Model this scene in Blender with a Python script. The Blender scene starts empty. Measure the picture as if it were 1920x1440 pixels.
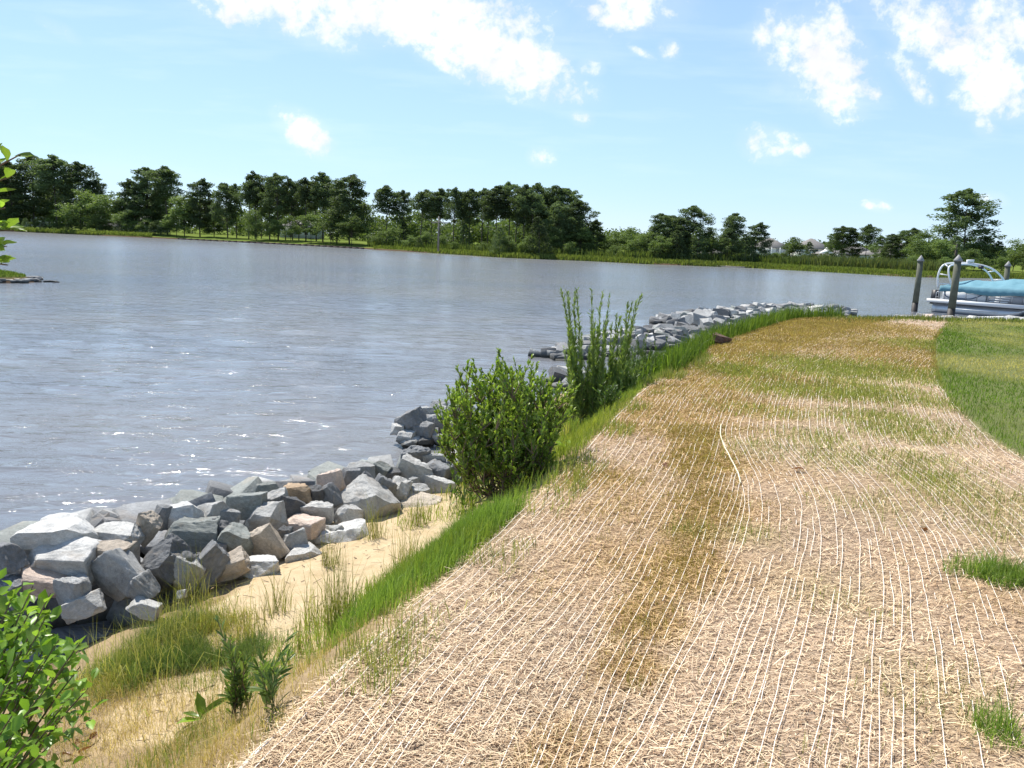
import bpy, bmesh, math, random
import numpy as np
from mathutils import Vector, Matrix

PI = math.pi
random.seed(11)
rng = np.random.default_rng(11)
SC = bpy.context.scene
COL = SC.collection

# ---------------------------------------------------------------- camera
F, EYE = 1500.0, 1.6
PITCH, ROLL = math.radians(10.2), math.radians(2.2)
cp, sp, cr, sr = math.cos(PITCH), math.sin(PITCH), math.cos(ROLL), math.sin(ROLL)
FW = np.array([0, cp, -sp])
_up, _rt = np.array([0, sp, cp]), np.array([1.0, 0, 0])
RT, UP = _rt * cr + _up * sr, -_rt * sr + _up * cr
cam_data = bpy.data.cameras.new('camera')
cam = bpy.data.objects.new('camera', cam_data)
COL.objects.link(cam)
cam_data.sensor_width = 36.0
cam_data.lens = F / 1920 * 36.0
cam_data.clip_start, cam_data.clip_end = 0.05, 8000
cam.matrix_world = Matrix(((RT[0], UP[0], -FW[0], 0), (RT[1], UP[1], -FW[1], 0), (RT[2], UP[2], -FW[2], EYE), (0, 0, 0, 1)))
SC.camera = cam

def ray(px, py):
    return FW + RT * (px - 960) / F + UP * (720 - py) / F
def at_z(px, py, z):
    d = ray(px, py); return np.array([0, 0, EYE]) + d * ((z - EYE) / d[2])
def at_y(px, py, y):
    d = ray(px, py); return np.array([0, 0, EYE]) + d * (y / d[1])

# ---------------------------------------------------------------- node helpers
class NT:
    def __init__(s, tree):
        s.t = tree; s.n = tree.nodes; s.l = tree.links
    def new(s, typ, **kw):
        n = s.n.new(typ)
        for k, v in kw.items(): setattr(n, k, v)
        return n
    def put(s, sock, v):
        if isinstance(v, bpy.types.NodeSocket): s.l.new(v, sock)
        elif v is not None: sock.default_value = v[:3] if sock.type == 'VECTOR' and len(v) == 4 else v
    def math(s, op, a, b=None, c=None, clamp=False):
        n = s.new('ShaderNodeMath', operation=op, use_clamp=clamp)
        s.put(n.inputs[0], a); s.put(n.inputs[1], b)
        if c is not None: s.put(n.inputs[2], c)
        return n.outputs[0]
    def noise(s, vec, scale, detail=4, rough=0.5, dist=0.0):
        n = s.new('ShaderNodeTexNoise'); s.put(n.inputs['Vector'], vec)
        n.inputs['Scale'].default_value = scale; n.inputs['Detail'].default_value = detail
        n.inputs['Roughness'].default_value = rough; n.inputs['Distortion'].default_value = dist
        return n.outputs['Fac']
    def mapr(s, v, a, b, c=0.0, d=1.0, smooth=False):
        n = s.new('ShaderNodeMapRange'); n.clamp = True
        if smooth: n.interpolation_type = 'SMOOTHSTEP'
        s.put(n.inputs[0], v)
        for i, q in enumerate((a, b, c, d)): s.put(n.inputs[1 + i], q)
        return n.outputs[0]
    def mix(s, f, a, b, typ='MIX'):
        n = s.new('ShaderNodeMix', data_type='RGBA', blend_type=typ)
        s.put(n.inputs[0], f); s.put(n.inputs[6], a); s.put(n.inputs[7], b)
        return n.outputs[2]
    def scale(s, vec, sc, rot=(0, 0, 0)):
        n = s.new('ShaderNodeMapping'); s.put(n.inputs['Vector'], vec)
        n.inputs['Scale'].default_value = sc; n.inputs['Rotation'].default_value = rot
        return n.outputs[0]
    def bump(s, h, strength, dist, normal=None):
        n = s.new('ShaderNodeBump'); s.put(n.inputs['Height'], h)
        n.inputs['Strength'].default_value = strength; n.inputs['Distance'].default_value = dist
        if normal is not None: s.put(n.inputs['Normal'], normal)
        return n.outputs[0]

def rgb(*c): return (c[0], c[1], c[2], 1.0)

# ---------------------------------------------------------------- sun, sky, exposure
SUN_AZ, SUN_EL = math.radians(-38), math.radians(57)
sun_dir = Vector((math.sin(SUN_AZ) * math.cos(SUN_EL), math.cos(SUN_AZ) * math.cos(SUN_EL), math.sin(SUN_EL)))
sd = bpy.data.lights.new('sun', 'SUN'); sd.energy = 4.7; sd.angle = math.radians(0.5); sd.color = (1.0, 0.955, 0.88)
sun = bpy.data.objects.new('sun', sd); COL.objects.link(sun)
sun.rotation_euler = sun_dir.to_track_quat('Z', 'Y').to_euler()
sun.location = sun_dir * 60

world = bpy.data.worlds.new('World'); SC.world = world; world.use_nodes = True
W = NT(world.node_tree); W.n.clear()
sky = W.new('ShaderNodeTexSky', sky_type='NISHITA', sun_disc=False, sun_elevation=SUN_EL, sun_rotation=SUN_AZ)
sky.altitude = 0; sky.air_density = 1.0; sky.dust_density = 0.0; sky.ozone_density = 2.0
tc = W.new('ShaderNodeTexCoord')
sx = W.new('ShaderNodeSeparateXYZ'); W.put(sx.inputs[0], tc.outputs['Generated'])
dx, dy, dz = sx.outputs
front = W.math('MAXIMUM', dy, 0.02)
cu, cv = W.math('DIVIDE', dx, front), W.math('DIVIDE', dz, front)
cvec = W.new('ShaderNodeCombineXYZ'); W.put(cvec.inputs[0], cu); W.put(cvec.inputs[1], cv)
cn1 = W.noise(cvec.outputs[0], 13.0, 9, 0.62, 0.3)
cn2 = W.noise(cvec.outputs[0], 42.0, 6, 0.6); cn3 = W.noise(cvec.outputs[0], 75.0, 5, 0.6, 0.5)
# cumulus clouds, each an ellipse of direction (centre, half axes, tilt, weight), broken up by noise
CLOUDS = [(700, 15, 290, 52, 0.03, 1.0), (860, 70, 190, 48, 0.36, 1.0), (960, 118, 115, 46, 0.30, 1.05), (560, 20, 120, 45, 0.3, .9),
          (1103, 127, 26, 15, 0, .75), (568, 245, 52, 27, 0.55, .95), (1195, 10, 105, 38, 0, .85), (1257, 92, 22, 20, 0, .5), (1205, 100, 28, 9, 0.3, .35),
          (1540, 110, 105, 70, 0.5, .92), (1570, 180, 55, 40, 0.3, .9), (1490, 60, 60, 30, 0.5, .75), (1570, 40, 42, 22, .8, .62),
          (1740, 45, 130, 50, 0.4, .9), (1850, 70, 120, 62, 0, .98), (1880, 150, 75, 60, 0, .92), (1700, 130, 60, 26, 0.5, .6), (1735, 180, 24, 16, 0.6, .55),
          (1445, 272, 52, 30, 0.1, .75), (1497, 282, 26, 14, 0, .7), (1018, 294, 26, 18, 0, .62), (1090, 222, 26, 18, 0.3, .55), (1458, 162, 20, 18, 0, .55),
          (1645, 387, 26, 11, 0.1, .68), (1865, 374, 34, 15, 0.1, .55), (1850, 240, 30, 20, 0.2, .55), (110, 55, 50, 15, 0.4, .4)]
best = None
for (px, py, a, b, th, wgt) in CLOUDS:
    d = ray(px, py); u0, v0 = d[0] / d[1], d[2] / d[1]
    a, b = a / F * 1.03, b / F * 1.03
    th = -th - ROLL
    c, s_ = math.cos(th), math.sin(th)
    du, dv = W.math('SUBTRACT', cu, u0), W.math('SUBTRACT', cv, v0)
    p = W.math('ADD', W.math('MULTIPLY', du, c / a), W.math('MULTIPLY', dv, s_ / a))
    q = W.math('ADD', W.math('MULTIPLY', du, -s_ / b), W.math('MULTIPLY', dv, c / b))
    r2 = W.math('ADD', W.math('MULTIPLY', p, p), W.math('MULTIPLY', q, q))
    m = W.math('SUBTRACT', wgt, W.math('MULTIPLY', r2, 0.55))
    best = m if best is None else W.math('SMOOTH_MAX', best, m, 0.15)
isfront = W.mapr(dy, 0.05, 0.25)
dens = W.math('ADD', best, W.math('ADD', W.math('MULTIPLY', W.math('SUBTRACT', cn1, 0.5), 2.3), W.math('ADD', W.math('MULTIPLY', W.math('SUBTRACT', cn2, 0.5), 1.5), W.math('MULTIPLY', W.math('SUBTRACT', cn3, 0.5), 0.9))))
mask_f = W.math('MULTIPLY', W.mapr(dens, 0.14, 1.05, smooth=True), isfront)
# the same fair-weather cumulus goes on over the rest of the sky
pl = W.math('ADD', W.math('MAXIMUM', dz, 0.0), 0.12)
gv = W.new('ShaderNodeCombineXYZ'); W.put(gv.inputs[0], W.math('DIVIDE', dx, pl)); W.put(gv.inputs[1], W.math('DIVIDE', dy, pl))
gn = W.noise(gv.outputs[0], 1.1, 8, 0.6)
outside = W.math('SUBTRACT', 1.0, W.math('MULTIPLY', isfront, W.mapr(cv, 0.36, 0.5, 1.0, 0.0)))
mask_g = W.math('MULTIPLY', W.math('MULTIPLY', W.mapr(gn, 0.60, 0.74, smooth=True), outside), W.mapr(dz, 0.03, 0.15))
veil = W.math('MULTIPLY', W.math('MULTIPLY', W.mapr(W.math('ADD', best, W.math('MULTIPLY', W.math('SUBTRACT', cn1, 0.5), 1.6)), -0.35, 0.75, smooth=True), isfront), 0.15)
mask_f = W.math('MAXIMUM', mask_f, veil)
mask = W.math('MAXIMUM', mask_f, mask_g)
mask = W.math('MULTIPLY', mask, 0.97)
# faint cirrus veil towards the left
cirrus = W.math('MULTIPLY', W.mapr(W.noise(W.scale(cvec.outputs[0], (2.0, 14.0, 1.0), (0, 0, 0.12)), 2.2, 5, 0.55), 0.5, 0.8), 0.16)
skymul = W.mix(1.0, sky.outputs[0], rgb(1.0, 1.0, 1.0), 'MULTIPLY')
hs = W.new('ShaderNodeHueSaturation'); W.put(hs.inputs['Color'], skymul); hs.inputs['Saturation'].default_value = 0.9; hs.inputs['Value'].default_value = 1.0
skyc = W.mix(W.mapr(dz, 0.05, 0.65, 0.62, 0.12), hs.outputs[0], rgb(3.25, 5.35, 8.2))
c1 = W.mix(W.math('MULTIPLY', cirrus, W.mapr(dz, 0.02, 0.12)), skyc, rgb(8.6, 9.0, 9.4))
cshade = W.mapr(W.noise(cvec.outputs[0], 11.0, 6, 0.6), 0.3, 0.6, 0.80, 1.06)
ccol = W.mix(1.0, rgb(10.2, 10.3, 10.5), W.new('ShaderNodeCombineColor').outputs[0], 'MIX')
cc = W.new('ShaderNodeVectorMath', operation='SCALE'); cc.inputs[0].default_value = (7.6, 7.7, 7.95); W.put(cc.inputs['Scale'], cshade)
c2 = W.mix(mask, c1, cc.outputs[0])
bg = W.new('ShaderNodeBackground'); W.put(bg.inputs['Color'], c2); bg.inputs['Strength'].default_value = 0.1
wo = W.new('ShaderNodeOutputWorld'); W.put(wo.inputs['Surface'], bg.outputs[0])

SC.view_settings.view_transform = 'Standard'; SC.view_settings.look = 'None'
SC.view_settings.gamma = 1.0; SC.view_settings.use_curve_mapping = False
SC.view_settings.exposure = 0.58
SC.cycles.max_bounces = 8; SC.cycles.transparent_max_bounces = 6
SC.cycles.sample_clamp_indirect = 6.0

# ---------------------------------------------------------------- object helpers
def link(o, parent=None):
    COL.objects.link(o)
    if parent is not None: o.parent = parent
    return o
def tag(o, label=None, cat=None, group=None, kind=None):
    if label: o['label'] = label
    if cat: o['category'] = cat
    if group: o['group'] = group
    if kind: o['kind'] = kind
    return o
def empty(name, loc=(0, 0, 0), rz=0.0):
    o = bpy.data.objects.new(name, None); COL.objects.link(o)
    o.location = loc; o.rotation_euler = (0, 0, rz); o.empty_display_size = 0.1
    return o
def mk_mesh(name, V, quads=None, tris=None, col=None, smooth=False, attrs=None):
    V = np.asarray(V, dtype=np.float32).reshape(-1, 3)
    me = bpy.data.meshes.new(name)
    me.vertices.add(len(V)); me.vertices.foreach_set('co', V.ravel())
    li, ls, cnt = [], [], 0
    for A, k in ((quads, 4), (tris, 3)):
        if A is None or len(A) == 0: continue
        A = np.asarray(A, dtype=np.int32).reshape(-1, k)
        li.append(A.ravel()); ls.append(cnt + np.arange(len(A), dtype=np.int32) * k); cnt += A.size
    li, ls = np.concatenate(li), np.concatenate(ls)
    me.loops.add(len(li)); me.loops.foreach_set('vertex_index', li)
    me.polygons.add(len(ls)); me.polygons.foreach_set('loop_start', ls)
    if smooth: me.polygons.foreach_set('use_smooth', np.ones(len(ls), dtype=bool))
    me.update(calc_edges=True)
    if col is not None:
        c = np.ones((len(V), 4), dtype=np.float32); c[:, :3] = col
        a = me.attributes.new('col', 'FLOAT_COLOR', 'POINT'); a.data.foreach_set('color', c.ravel())
    for k, v in (attrs or {}).items():
        a = me.attributes.new(k, 'FLOAT', 'POINT'); a.data.foreach_set('value', np.asarray(v, dtype=np.float32))
    return me
def obj(name, me, mat=None, parent=None):
    if isinstance(me, bmesh.types.BMesh):
        b = me; me = bpy.data.meshes.new(name); b.to_mesh(me); b.free()
    if mat is not None and len(me.materials) == 0: me.materials.append(mat)
    return link(bpy.data.objects.new(name, me), parent)

class MB:
    """gathers boxes, tubes and ribbons into one mesh"""
    def __init__(s): s.V, s.Q, s.T, s.C, s.n = [], [], [], [], 0
    def add(s, V, Q=None, T=None, col=None):
        V = np.asarray(V, dtype=float).reshape(-1, 3)
        if Q is not None and len(Q): s.Q.append(np.asarray(Q).reshape(-1, 4) + s.n)
        if T is not None and len(T): s.T.append(np.asarray(T).reshape(-1, 3) + s.n)
        s.V.append(V); s.C.append(np.tile(np.asarray(col if col is not None else (1, 1, 1), dtype=float), (len(V), 1))); s.n += len(V)
        return s
    def box(s, c, d, rz=0.0, taper=1.0):
        c = np.asarray(c, float); h = np.asarray(d, float) / 2
        P = np.array([[x, y, z] for z in (-1, 1) for x, y in ((-1, -1), (1, -1), (1, 1), (-1, 1))], float)
        P[4:, :2] *= taper
        P = P * h; a, b = math.cos(rz), math.sin(rz)
        P[:, :2] = np.stack([P[:, 0] * a - P[:, 1] * b, P[:, 0] * b + P[:, 1] * a], 1)
        s.add(P + c, [[0, 3, 2, 1], [4, 5, 6, 7], [0, 1, 5, 4], [1, 2, 6, 5], [2, 3, 7, 6], [3, 0, 4, 7]]); return s
    def tube(s, pts, rad, n=6, col=None, caps=True):
        pts = np.asarray(pts, float); m = len(pts); rad = np.broadcast_to(np.asarray(rad, float), (m,))
        T = np.gradient(pts, axis=0); T /= np.linalg.norm(T, axis=1)[:, None] + 1e-9
        ref = np.array([0, 0, 1.0]) if abs(T[:, 2]).mean() < 0.8 else np.array([1.0, 0, 0])
        A = np.cross(T, ref); A /= np.linalg.norm(A, axis=1)[:, None] + 1e-9; B = np.cross(T, A)
        th = np.arange(n) * 2 * PI / n
        V = pts[:, None] + rad[:, None, None] * (A[:, None] * np.cos(th)[None, :, None] + B[:, None] * np.sin(th)[None, :, None])
        i = np.arange(m - 1)[:, None] * n; j = np.arange(n)[None]; k = (j + 1) % n
        Q = np.stack([i + j, i + k, i + n + k, i + n + j], -1).reshape(-1, 4)
        V = V.reshape(-1, 3); Tt = []
        if caps:
            V = np.vstack([V, pts[:1], pts[-1:]]); e0, e1 = m * n, m * n + 1
            Tt = [[e0, (q + 1) % n, q] for q in range(n)] + [[e1, (m - 1) * n + q, (m - 1) * n + (q + 1) % n] for q in range(n)]
        s.add(V, Q, Tt, col); return s
    def build(s, name, mat, parent=None, smooth=False, col=False):
        me = s.mesh(name, smooth, col)
        return obj(name, me, mat, parent)
    def mesh(s, name, smooth=False, col=False):
        return mk_mesh(name, np.vstack(s.V), np.vstack(s.Q) if s.Q else None, np.vstack(s.T) if s.T else None, np.vstack(s.C) if col else None, smooth)

def vnoise(x, y, seed=0, octaves=3):
    """cheap smooth value noise in -1..1"""
    x, y = np.asarray(x, float), np.asarray(y, float); r = np.zeros(np.broadcast(x, y).shape); amp, tot = 1.0, 0.0
    def h(i, j, s):
        v = np.sin(i * 127.1 + j * 311.7 + s * 74.7) * 43758.5453; return v - np.floor(v)
    for o in range(octaves):
        xi, yi = np.floor(x), np.floor(y); fx, fy = x - xi, y - yi
        fx, fy = fx * fx * (3 - 2 * fx), fy * fy * (3 - 2 * fy); s = seed + o * 17
        a = h(xi, yi, s) * (1 - fx) + h(xi + 1, yi, s) * fx; b = h(xi, yi + 1, s) * (1 - fx) + h(xi + 1, yi + 1, s) * fx
        r = r + amp * ((a * (1 - fy) + b * fy) * 2 - 1); tot += amp; amp *= 0.5; x, y = x * 2.03 + 5.1, y * 2.03 + 3.7
    return r / tot

def catmull(P, step):
    P = np.asarray(P, float); P = np.vstack([2 * P[0] - P[1], P, 2 * P[-1] - P[-2]]); out = []
    for i in range(1, len(P) - 2):
        n = max(2, int(np.linalg.norm(P[i + 1] - P[i]) / step)); t = np.linspace(0, 1, n, endpoint=False)[:, None]
        a, b, c, d = P[i - 1], P[i], P[i + 1], P[i + 2]
        out.append(0.5 * (2 * b + (c - a) * t + (2 * a - 5 * b + 4 * c - d) * t ** 2 + (3 * b - a - 3 * c + d) * t ** 3))
    out.append(P[-2][None]); return np.vstack(out)

# ---------------------------------------------------------------- materials
def new_mat(name):
    m = bpy.data.materials.new(name); m.use_nodes = True
    t = NT(m.node_tree); b = t.n['Principled BSDF']
    return m, t, b
def simple(name, color, rough=0.6, metal=0.0, nscale=None, namt=0.25, bump=0.0, coat=0.0):
    m, t, b = new_mat(name)
    b.inputs['Roughness'].default_value = rough; b.inputs['Metallic'].default_value = metal
    if coat: b.inputs['Coat Weight'].default_value = coat
    if nscale:
        co = t.new('ShaderNodeTexCoord').outputs['Object']
        n = t.noise(co, nscale, 6, 0.6)
        k = t.mapr(n, 0.25, 0.75, 1 - namt, 1 + namt)
        v = t.new('ShaderNodeVectorMath', operation='SCALE'); v.inputs[0].default_value = color[:3]; t.put(v.inputs['Scale'], k)
        t.put(b.inputs['Base Color'], v.outputs[0])
        if bump: t.put(b.inputs['Normal'], t.bump(n, bump, 0.02))
    else: b.inputs['Base Color'].default_value = rgb(*color)
    return m
def leaf_mat(name, color, trans=0.45, attr=True, rough=0.45, spec=0.35, tcol=(1.25, 1.3, 0.55), var=0.25, objvar=0.12, nscale=1.4):
    """foliage: reflects and lets light through; tone varies per plant and in broad patches"""
    m, t, b = new_mat(name); out = t.n['Material Output']
    base = t.new('ShaderNodeAttribute', attribute_name='col').outputs['Color'] if attr else None
    c = t.mix(1.0, base, rgb(*color), 'MULTIPLY') if attr else rgb(*color)
    co = t.new('ShaderNodeTexCoord').outputs['Object']
    n = t.mapr(t.noise(co, nscale, 3, 0.5), 0.3, 0.7, 1 - var, 1 + var)
    oi = t.new('ShaderNodeObjectInfo')
    k = t.math('MULTIPLY', n, t.mapr(oi.outputs['Random'], 0, 1, 1 - objvar, 1 + objvar))
    v = t.new('ShaderNodeVectorMath', operation='SCALE'); t.put(v.inputs[0], c); t.put(v.inputs['Scale'], k)
    t.put(b.inputs['Base Color'], v.outputs[0]); b.inputs['Roughness'].default_value = rough
    b.inputs['Specular IOR Level'].default_value = spec
    tr = t.new('ShaderNodeBsdfTranslucent'); t.put(tr.inputs['Color'], t.mix(1.0, v.outputs[0], rgb(*tcol), 'MULTIPLY'))
    mx = t.new('ShaderNodeMixShader'); mx.inputs[0].default_value = trans
    t.put(mx.inputs[1], b.outputs[0]); t.put(mx.inputs[2], tr.outputs[0]); t.put(out.inputs['Surface'], mx.outputs[0])
    return m

M = {}
M['grass'] = leaf_mat('grass_blade', (1, 1, 1), 0.42, rough=0.5, spec=0.2, var=0.15)
M['straw'] = leaf_mat('straw', (1, 1, 1), 0.12, rough=0.6, spec=0.25, tcol=(1, .9, .7), var=0.1)
M['bush_leaf'] = leaf_mat('bush_leaf', (1, 1, 1), 0.38, rough=0.38, spec=0.45, var=0.15, nscale=6)
M['shrub_leaf'] = leaf_mat('shrub_leaf', (0.215, 0.33, 0.06), 0.45, attr=False, rough=0.34, spec=0.5, var=0.2, objvar=0.45, nscale=18)
M['pine'] = leaf_mat('pine_needles', (0.120, 0.165, 0.082), 0.38, attr=False, rough=0.6, spec=0.1, var=0.3, objvar=0.38, nscale=0.35)
M['broad'] = leaf_mat('broadleaf_crown', (0.16, 0.22, 0.08), 0.36, attr=False, rough=0.55, spec=0.15, var=0.3, objvar=0.3, nscale=0.4)
M['bark'] = simple('pine_bark', (0.085, 0.068, 0.055), 0.9, nscale=3, namt=0.4, bump=0.4)
M['stem'] = simple('green_stem', (0.15, 0.17, 0.06), 0.6, nscale=8)
M['woody'] = simple('woody_stem', (0.16, 0.11, 0.075), 0.8, nscale=14, namt=0.4)
M['grey_wood'] = simple('grey_wood', (0.24, 0.21, 0.18), 0.85, nscale=2, namt=0.3)

# rock: the object's own colour, mottled, with mineral speckle and a weathered skin
def rock_mat(name, attr):
  m, t, b = new_mat(name); M[name] = m
  co = t.new('ShaderNodeTexCoord').outputs['Object']; oi = t.new('ShaderNodeObjectInfo')
  off = t.new('ShaderNodeVectorMath', operation='ADD'); t.put(off.inputs[0], co)
  offs = t.new('ShaderNodeVectorMath', operation='SCALE'); offs.inputs[0].default_value = (37, 21, 53); t.put(offs.inputs['Scale'], oi.outputs['Random']); t.put(off.inputs[1], offs.outputs[0])
  P = off.outputs[0]
  n1, n2, n3 = t.noise(P, 2.2, 5, 0.6, 0.6), t.noise(P, 11, 8, 0.7), t.noise(P, 48, 4, 0.65)
  k = t.math('MULTIPLY', t.mapr(n1, 0.25, 0.75, 0.68, 1.28), t.math('MULTIPLY', t.mapr(n2, 0.25, 0.75, 0.70, 1.26), t.mapr(n3, 0.3, 0.7, 0.80, 1.18)))
  v = t.new('ShaderNodeVectorMath', operation='SCALE'); t.put(v.inputs[0], (t.new('ShaderNodeAttribute', attribute_name='col').outputs['Color'] if attr else oi.outputs['Color'])); t.put(v.inputs['Scale'], k)
  tan = t.mix(t.mapr(t.noise(P, 3.1, 4, 0.6), 0.56, 0.72, 0, 0.4), v.outputs[0], rgb(0.36, 0.28, 0.2))
  gp = t.new('ShaderNodeSeparateXYZ'); t.put(gp.inputs[0], t.new('ShaderNodeNewGeometry').outputs['Position'])
  wl = t.mapr(t.math('ADD', gp.outputs[2], t.math('MULTIPLY', n1, 0.14)), -1.19, -1.07)
  tan = t.mix(wl, rgb(0.045, 0.045, 0.038), tan)
  t.put(b.inputs['Base Color'], tan); b.inputs['Roughness'].default_value = 0.78; b.inputs['Specular IOR Level'].default_value = 0.4
  strat = t.noise(t.scale(P, (2, 3, 14), (0.5, 0.35, 0.2)), 2.0, 5, 0.6)
  bn = t.bump(n2, 0.5, 0.04); bn = t.bump(strat, 0.12, 0.04, bn); bn = t.bump(n3, 0.5, 0.015, bn)
  t.put(b.inputs['Normal'], bn)
rock_mat('rock', False); rock_mat('rubble', True)

# near ground: bare sandy soil, pale sand and lawn soil by attributes of the terrain
m, t, b = new_mat('bank_ground'); M['ground'] = m
co = t.new('ShaderNodeTexCoord').outputs['Object']
a_s = t.new('ShaderNodeAttribute', attribute_name='sand').outputs['Fac']; a_l = t.new('ShaderNodeAttribute', attribute_name='lawn').outputs['Fac']
nb, nf, nm = t.noise(co, 1.1, 5, 0.6), t.noise(co, 60, 5, 0.7), t.noise(co, 7, 5, 0.6)
soil = t.mix(nm, rgb(0.20, 0.135, 0.075), rgb(0.42, 0.31, 0.18))
sand = t.mix(t.mapr(nm, 0.3, 0.7), rgb(0.47, 0.355, 0.205), rgb(0.62, 0.49, 0.31)); sand = t.mix(t.mapr(nf, 0.3, 0.75, 0, 0.5), sand, rgb(0.36, 0.26, 0.15))
lawn = t.mix(t.mapr(nf, 0.35, 0.65), rgb(0.075, 0.095, 0.028), t.mix(nm, rgb(0.12, 0.16, 0.04), rgb(0.24, 0.22, 0.08)))
sfac = t.mapr(t.math('ADD', a_s, t.math('MULTIPLY', t.math('SUBTRACT', nm, 0.5), 0.8)), 0.35, 0.65)
c = t.mix(sfac, soil, sand); c = t.mix(a_l, c, lawn)
# wet band by the water line
pz = t.new('ShaderNodeSeparateXYZ'); t.put(pz.inputs[0], co)
wet = t.mapr(t.math('ADD', pz.outputs[2], t.math('MULTIPLY', nm, 0.12)), -1.2, -1.08, 0.45, 1.0)
v = t.new('ShaderNodeVectorMath', operation='SCALE'); t.put(v.inputs[0], c); t.put(v.inputs['Scale'], wet)
t.put(b.inputs['Base Color'], v.outputs[0]); b.inputs['Roughness'].default_value = 0.9; b.inputs['Specular IOR Level'].default_value = 0.2
t.put(b.inputs['Normal'], t.bump(nf, 0.6, 0.012, t.bump(nm, 0.5, 0.06)))

# blanket mat under the loose straw
m, t, b = new_mat('straw_mat'); M['mat'] = m
co = t.new('ShaderNodeTexCoord').outputs['Object']
nb = t.noise(co, 1.4, 5, 0.6, 0.4)
ac = t.new('ShaderNodeAttribute', attribute_name='col').outputs['Color']
fib = None
for i, (ang, sc) in enumerate(((0.2, 26), (1.1, 31), (-0.75, 28), (1.75, 24))):
    f = t.noise(t.scale(co, (1.0, 9.0, 1.0), (0, 0, ang)), sc, 3, 0.6)
    fib = f if fib is None else t.math('MAXIMUM', fib, f)
hole = t.mapr(fib, 0.50, 0.64)
c = t.mix(hole, rgb(0.11, 0.068, 0.04), rgb(0.69, 0.53, 0.38))
c = t.mix(1.0, c, ac, 'MULTIPLY')
t.put(b.inputs['Base Color'], c); b.inputs['Roughness'].default_value = 0.85; b.inputs['Specular IOR Level'].default_value = 0.15
t.put(b.inputs['Normal'], t.bump(fib, 0.9, 0.015))
M['thread'] = simple('stitch_thread', (0.90, 0.82, 0.71), 0.6)
M['cord'] = simple('edge_cord', (0.80, 0.72, 0.52), 0.6)

# far land
m, t, b = new_mat('far_shore_ground'); M['far'] = m
co = t.new('ShaderNodeTexCoord').outputs['Object']
c = t.mix(t.mapr(t.noise(co, 0.12, 6, 0.6), 0.35, 0.65), rgb(0.095, 0.145, 0.03), rgb(0.17, 0.20, 0.05))
pz = t.new('ShaderNodeSeparateXYZ'); t.put(pz.inputs[0], co)
c = t.mix(t.mapr(pz.outputs[2], -1.15, -0.95), rgb(0.11, 0.075, 0.05), c)
t.put(b.inputs['Base Color'], c); b.inputs['Roughness'].default_value = 0.95; b.inputs['Specular IOR Level'].default_value = 0.0

# water: murky brown body under a rippled surface
m, t, b = new_mat('lake_water'); M['water'] = m
co = t.new('ShaderNodeTexCoord').outputs['Object']
ln_ = t.new('ShaderNodeVectorMath', operation='LENGTH'); t.put(ln_.inputs[0], co); t.put(b.inputs['Roughness'], t.mapr(ln_.outputs['Value'], 25, 130, 0.06, 0.2))
patch = t.noise(t.scale(co, (0.35, 1.0, 1.0)), 0.16, 4, 0.55)
c = t.mix(t.mapr(patch, 0.35, 0.65), rgb(0.172, 0.184, 0.208), rgb(0.205, 0.202, 0.202))
t.put(b.inputs['Base Color'], c); b.inputs['IOR'].default_value = 1.333
w1 = t.noise(t.scale(co, (1.15, 3.0, 1.0), (0, 0, 0.08)), 1.05, 4, 0.5, 0.9)
w2 = t.noise(t.scale(co, (0.8, 2.4, 1.0), (0, 0, -0.18)), 3.6, 4, 0.6, 0.3)
w3 = t.noise(t.scale(co, (0.7, 2.2, 1.0), (0, 0, 0.25)), 0.42, 3, 0.5)
bn = t.bump(w3, 0.25, 0.10); bn = t.bump(w1, 1.0, 0.075, bn); bn = t.bump(w2, 0.9, 0.020, bn)
t.put(b.inputs['Normal'], bn)

# ---------------------------------------------------------------- near terrain
WATER = -1.3
EDGE_PX = [(450, 1440), (560, 1320), (700, 1190), (850, 1070), (960, 970), (1090, 850), (1210, 730), (1290, 680), (1350, 640), (1480, 600)]
edge_w = [at_z(x, y, 0)[:2] for x, y in EDGE_PX]
SEAM_PX = [(1140, 1440), (1260, 1230), (1380, 1000), (1385, 900), (1350, 810), (1400, 720), (1440, 680)]
seam_w = [at_z(x, y, 0)[:2] for x, y in SEAM_PX]
LAWN_PX = [(1920, 860), (1830, 800), (1760, 720), (1750, 640), (1780, 600)]
lawn_w = [at_z(x, y, 0)[:2] for x, y in LAWN_PX]
edge_line = catmull([(-1.5, -1.5), (-1.08, 0.9)] + edge_w, 0.1)
UPLAND = np.vstack([edge_line, [(8.6, 20.3), (10.4, 21.0), (13.4, 21.4), (20, 22), (45, 20), (150, 6), (150, -120), (-60, -120), (-14, -24), (-5, -8)]])
lawn_line = catmull([(2.5, -6), (3.1, 0), (3.75, 4.2)] + lawn_w + [(11.6, 21.5)], 0.15)
LAWN = np.vstack([lawn_line, [(14, 21.2), (20, 21.5), (45, 19.5), (150, 5), (150, -120), (2, -120)]])

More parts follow.
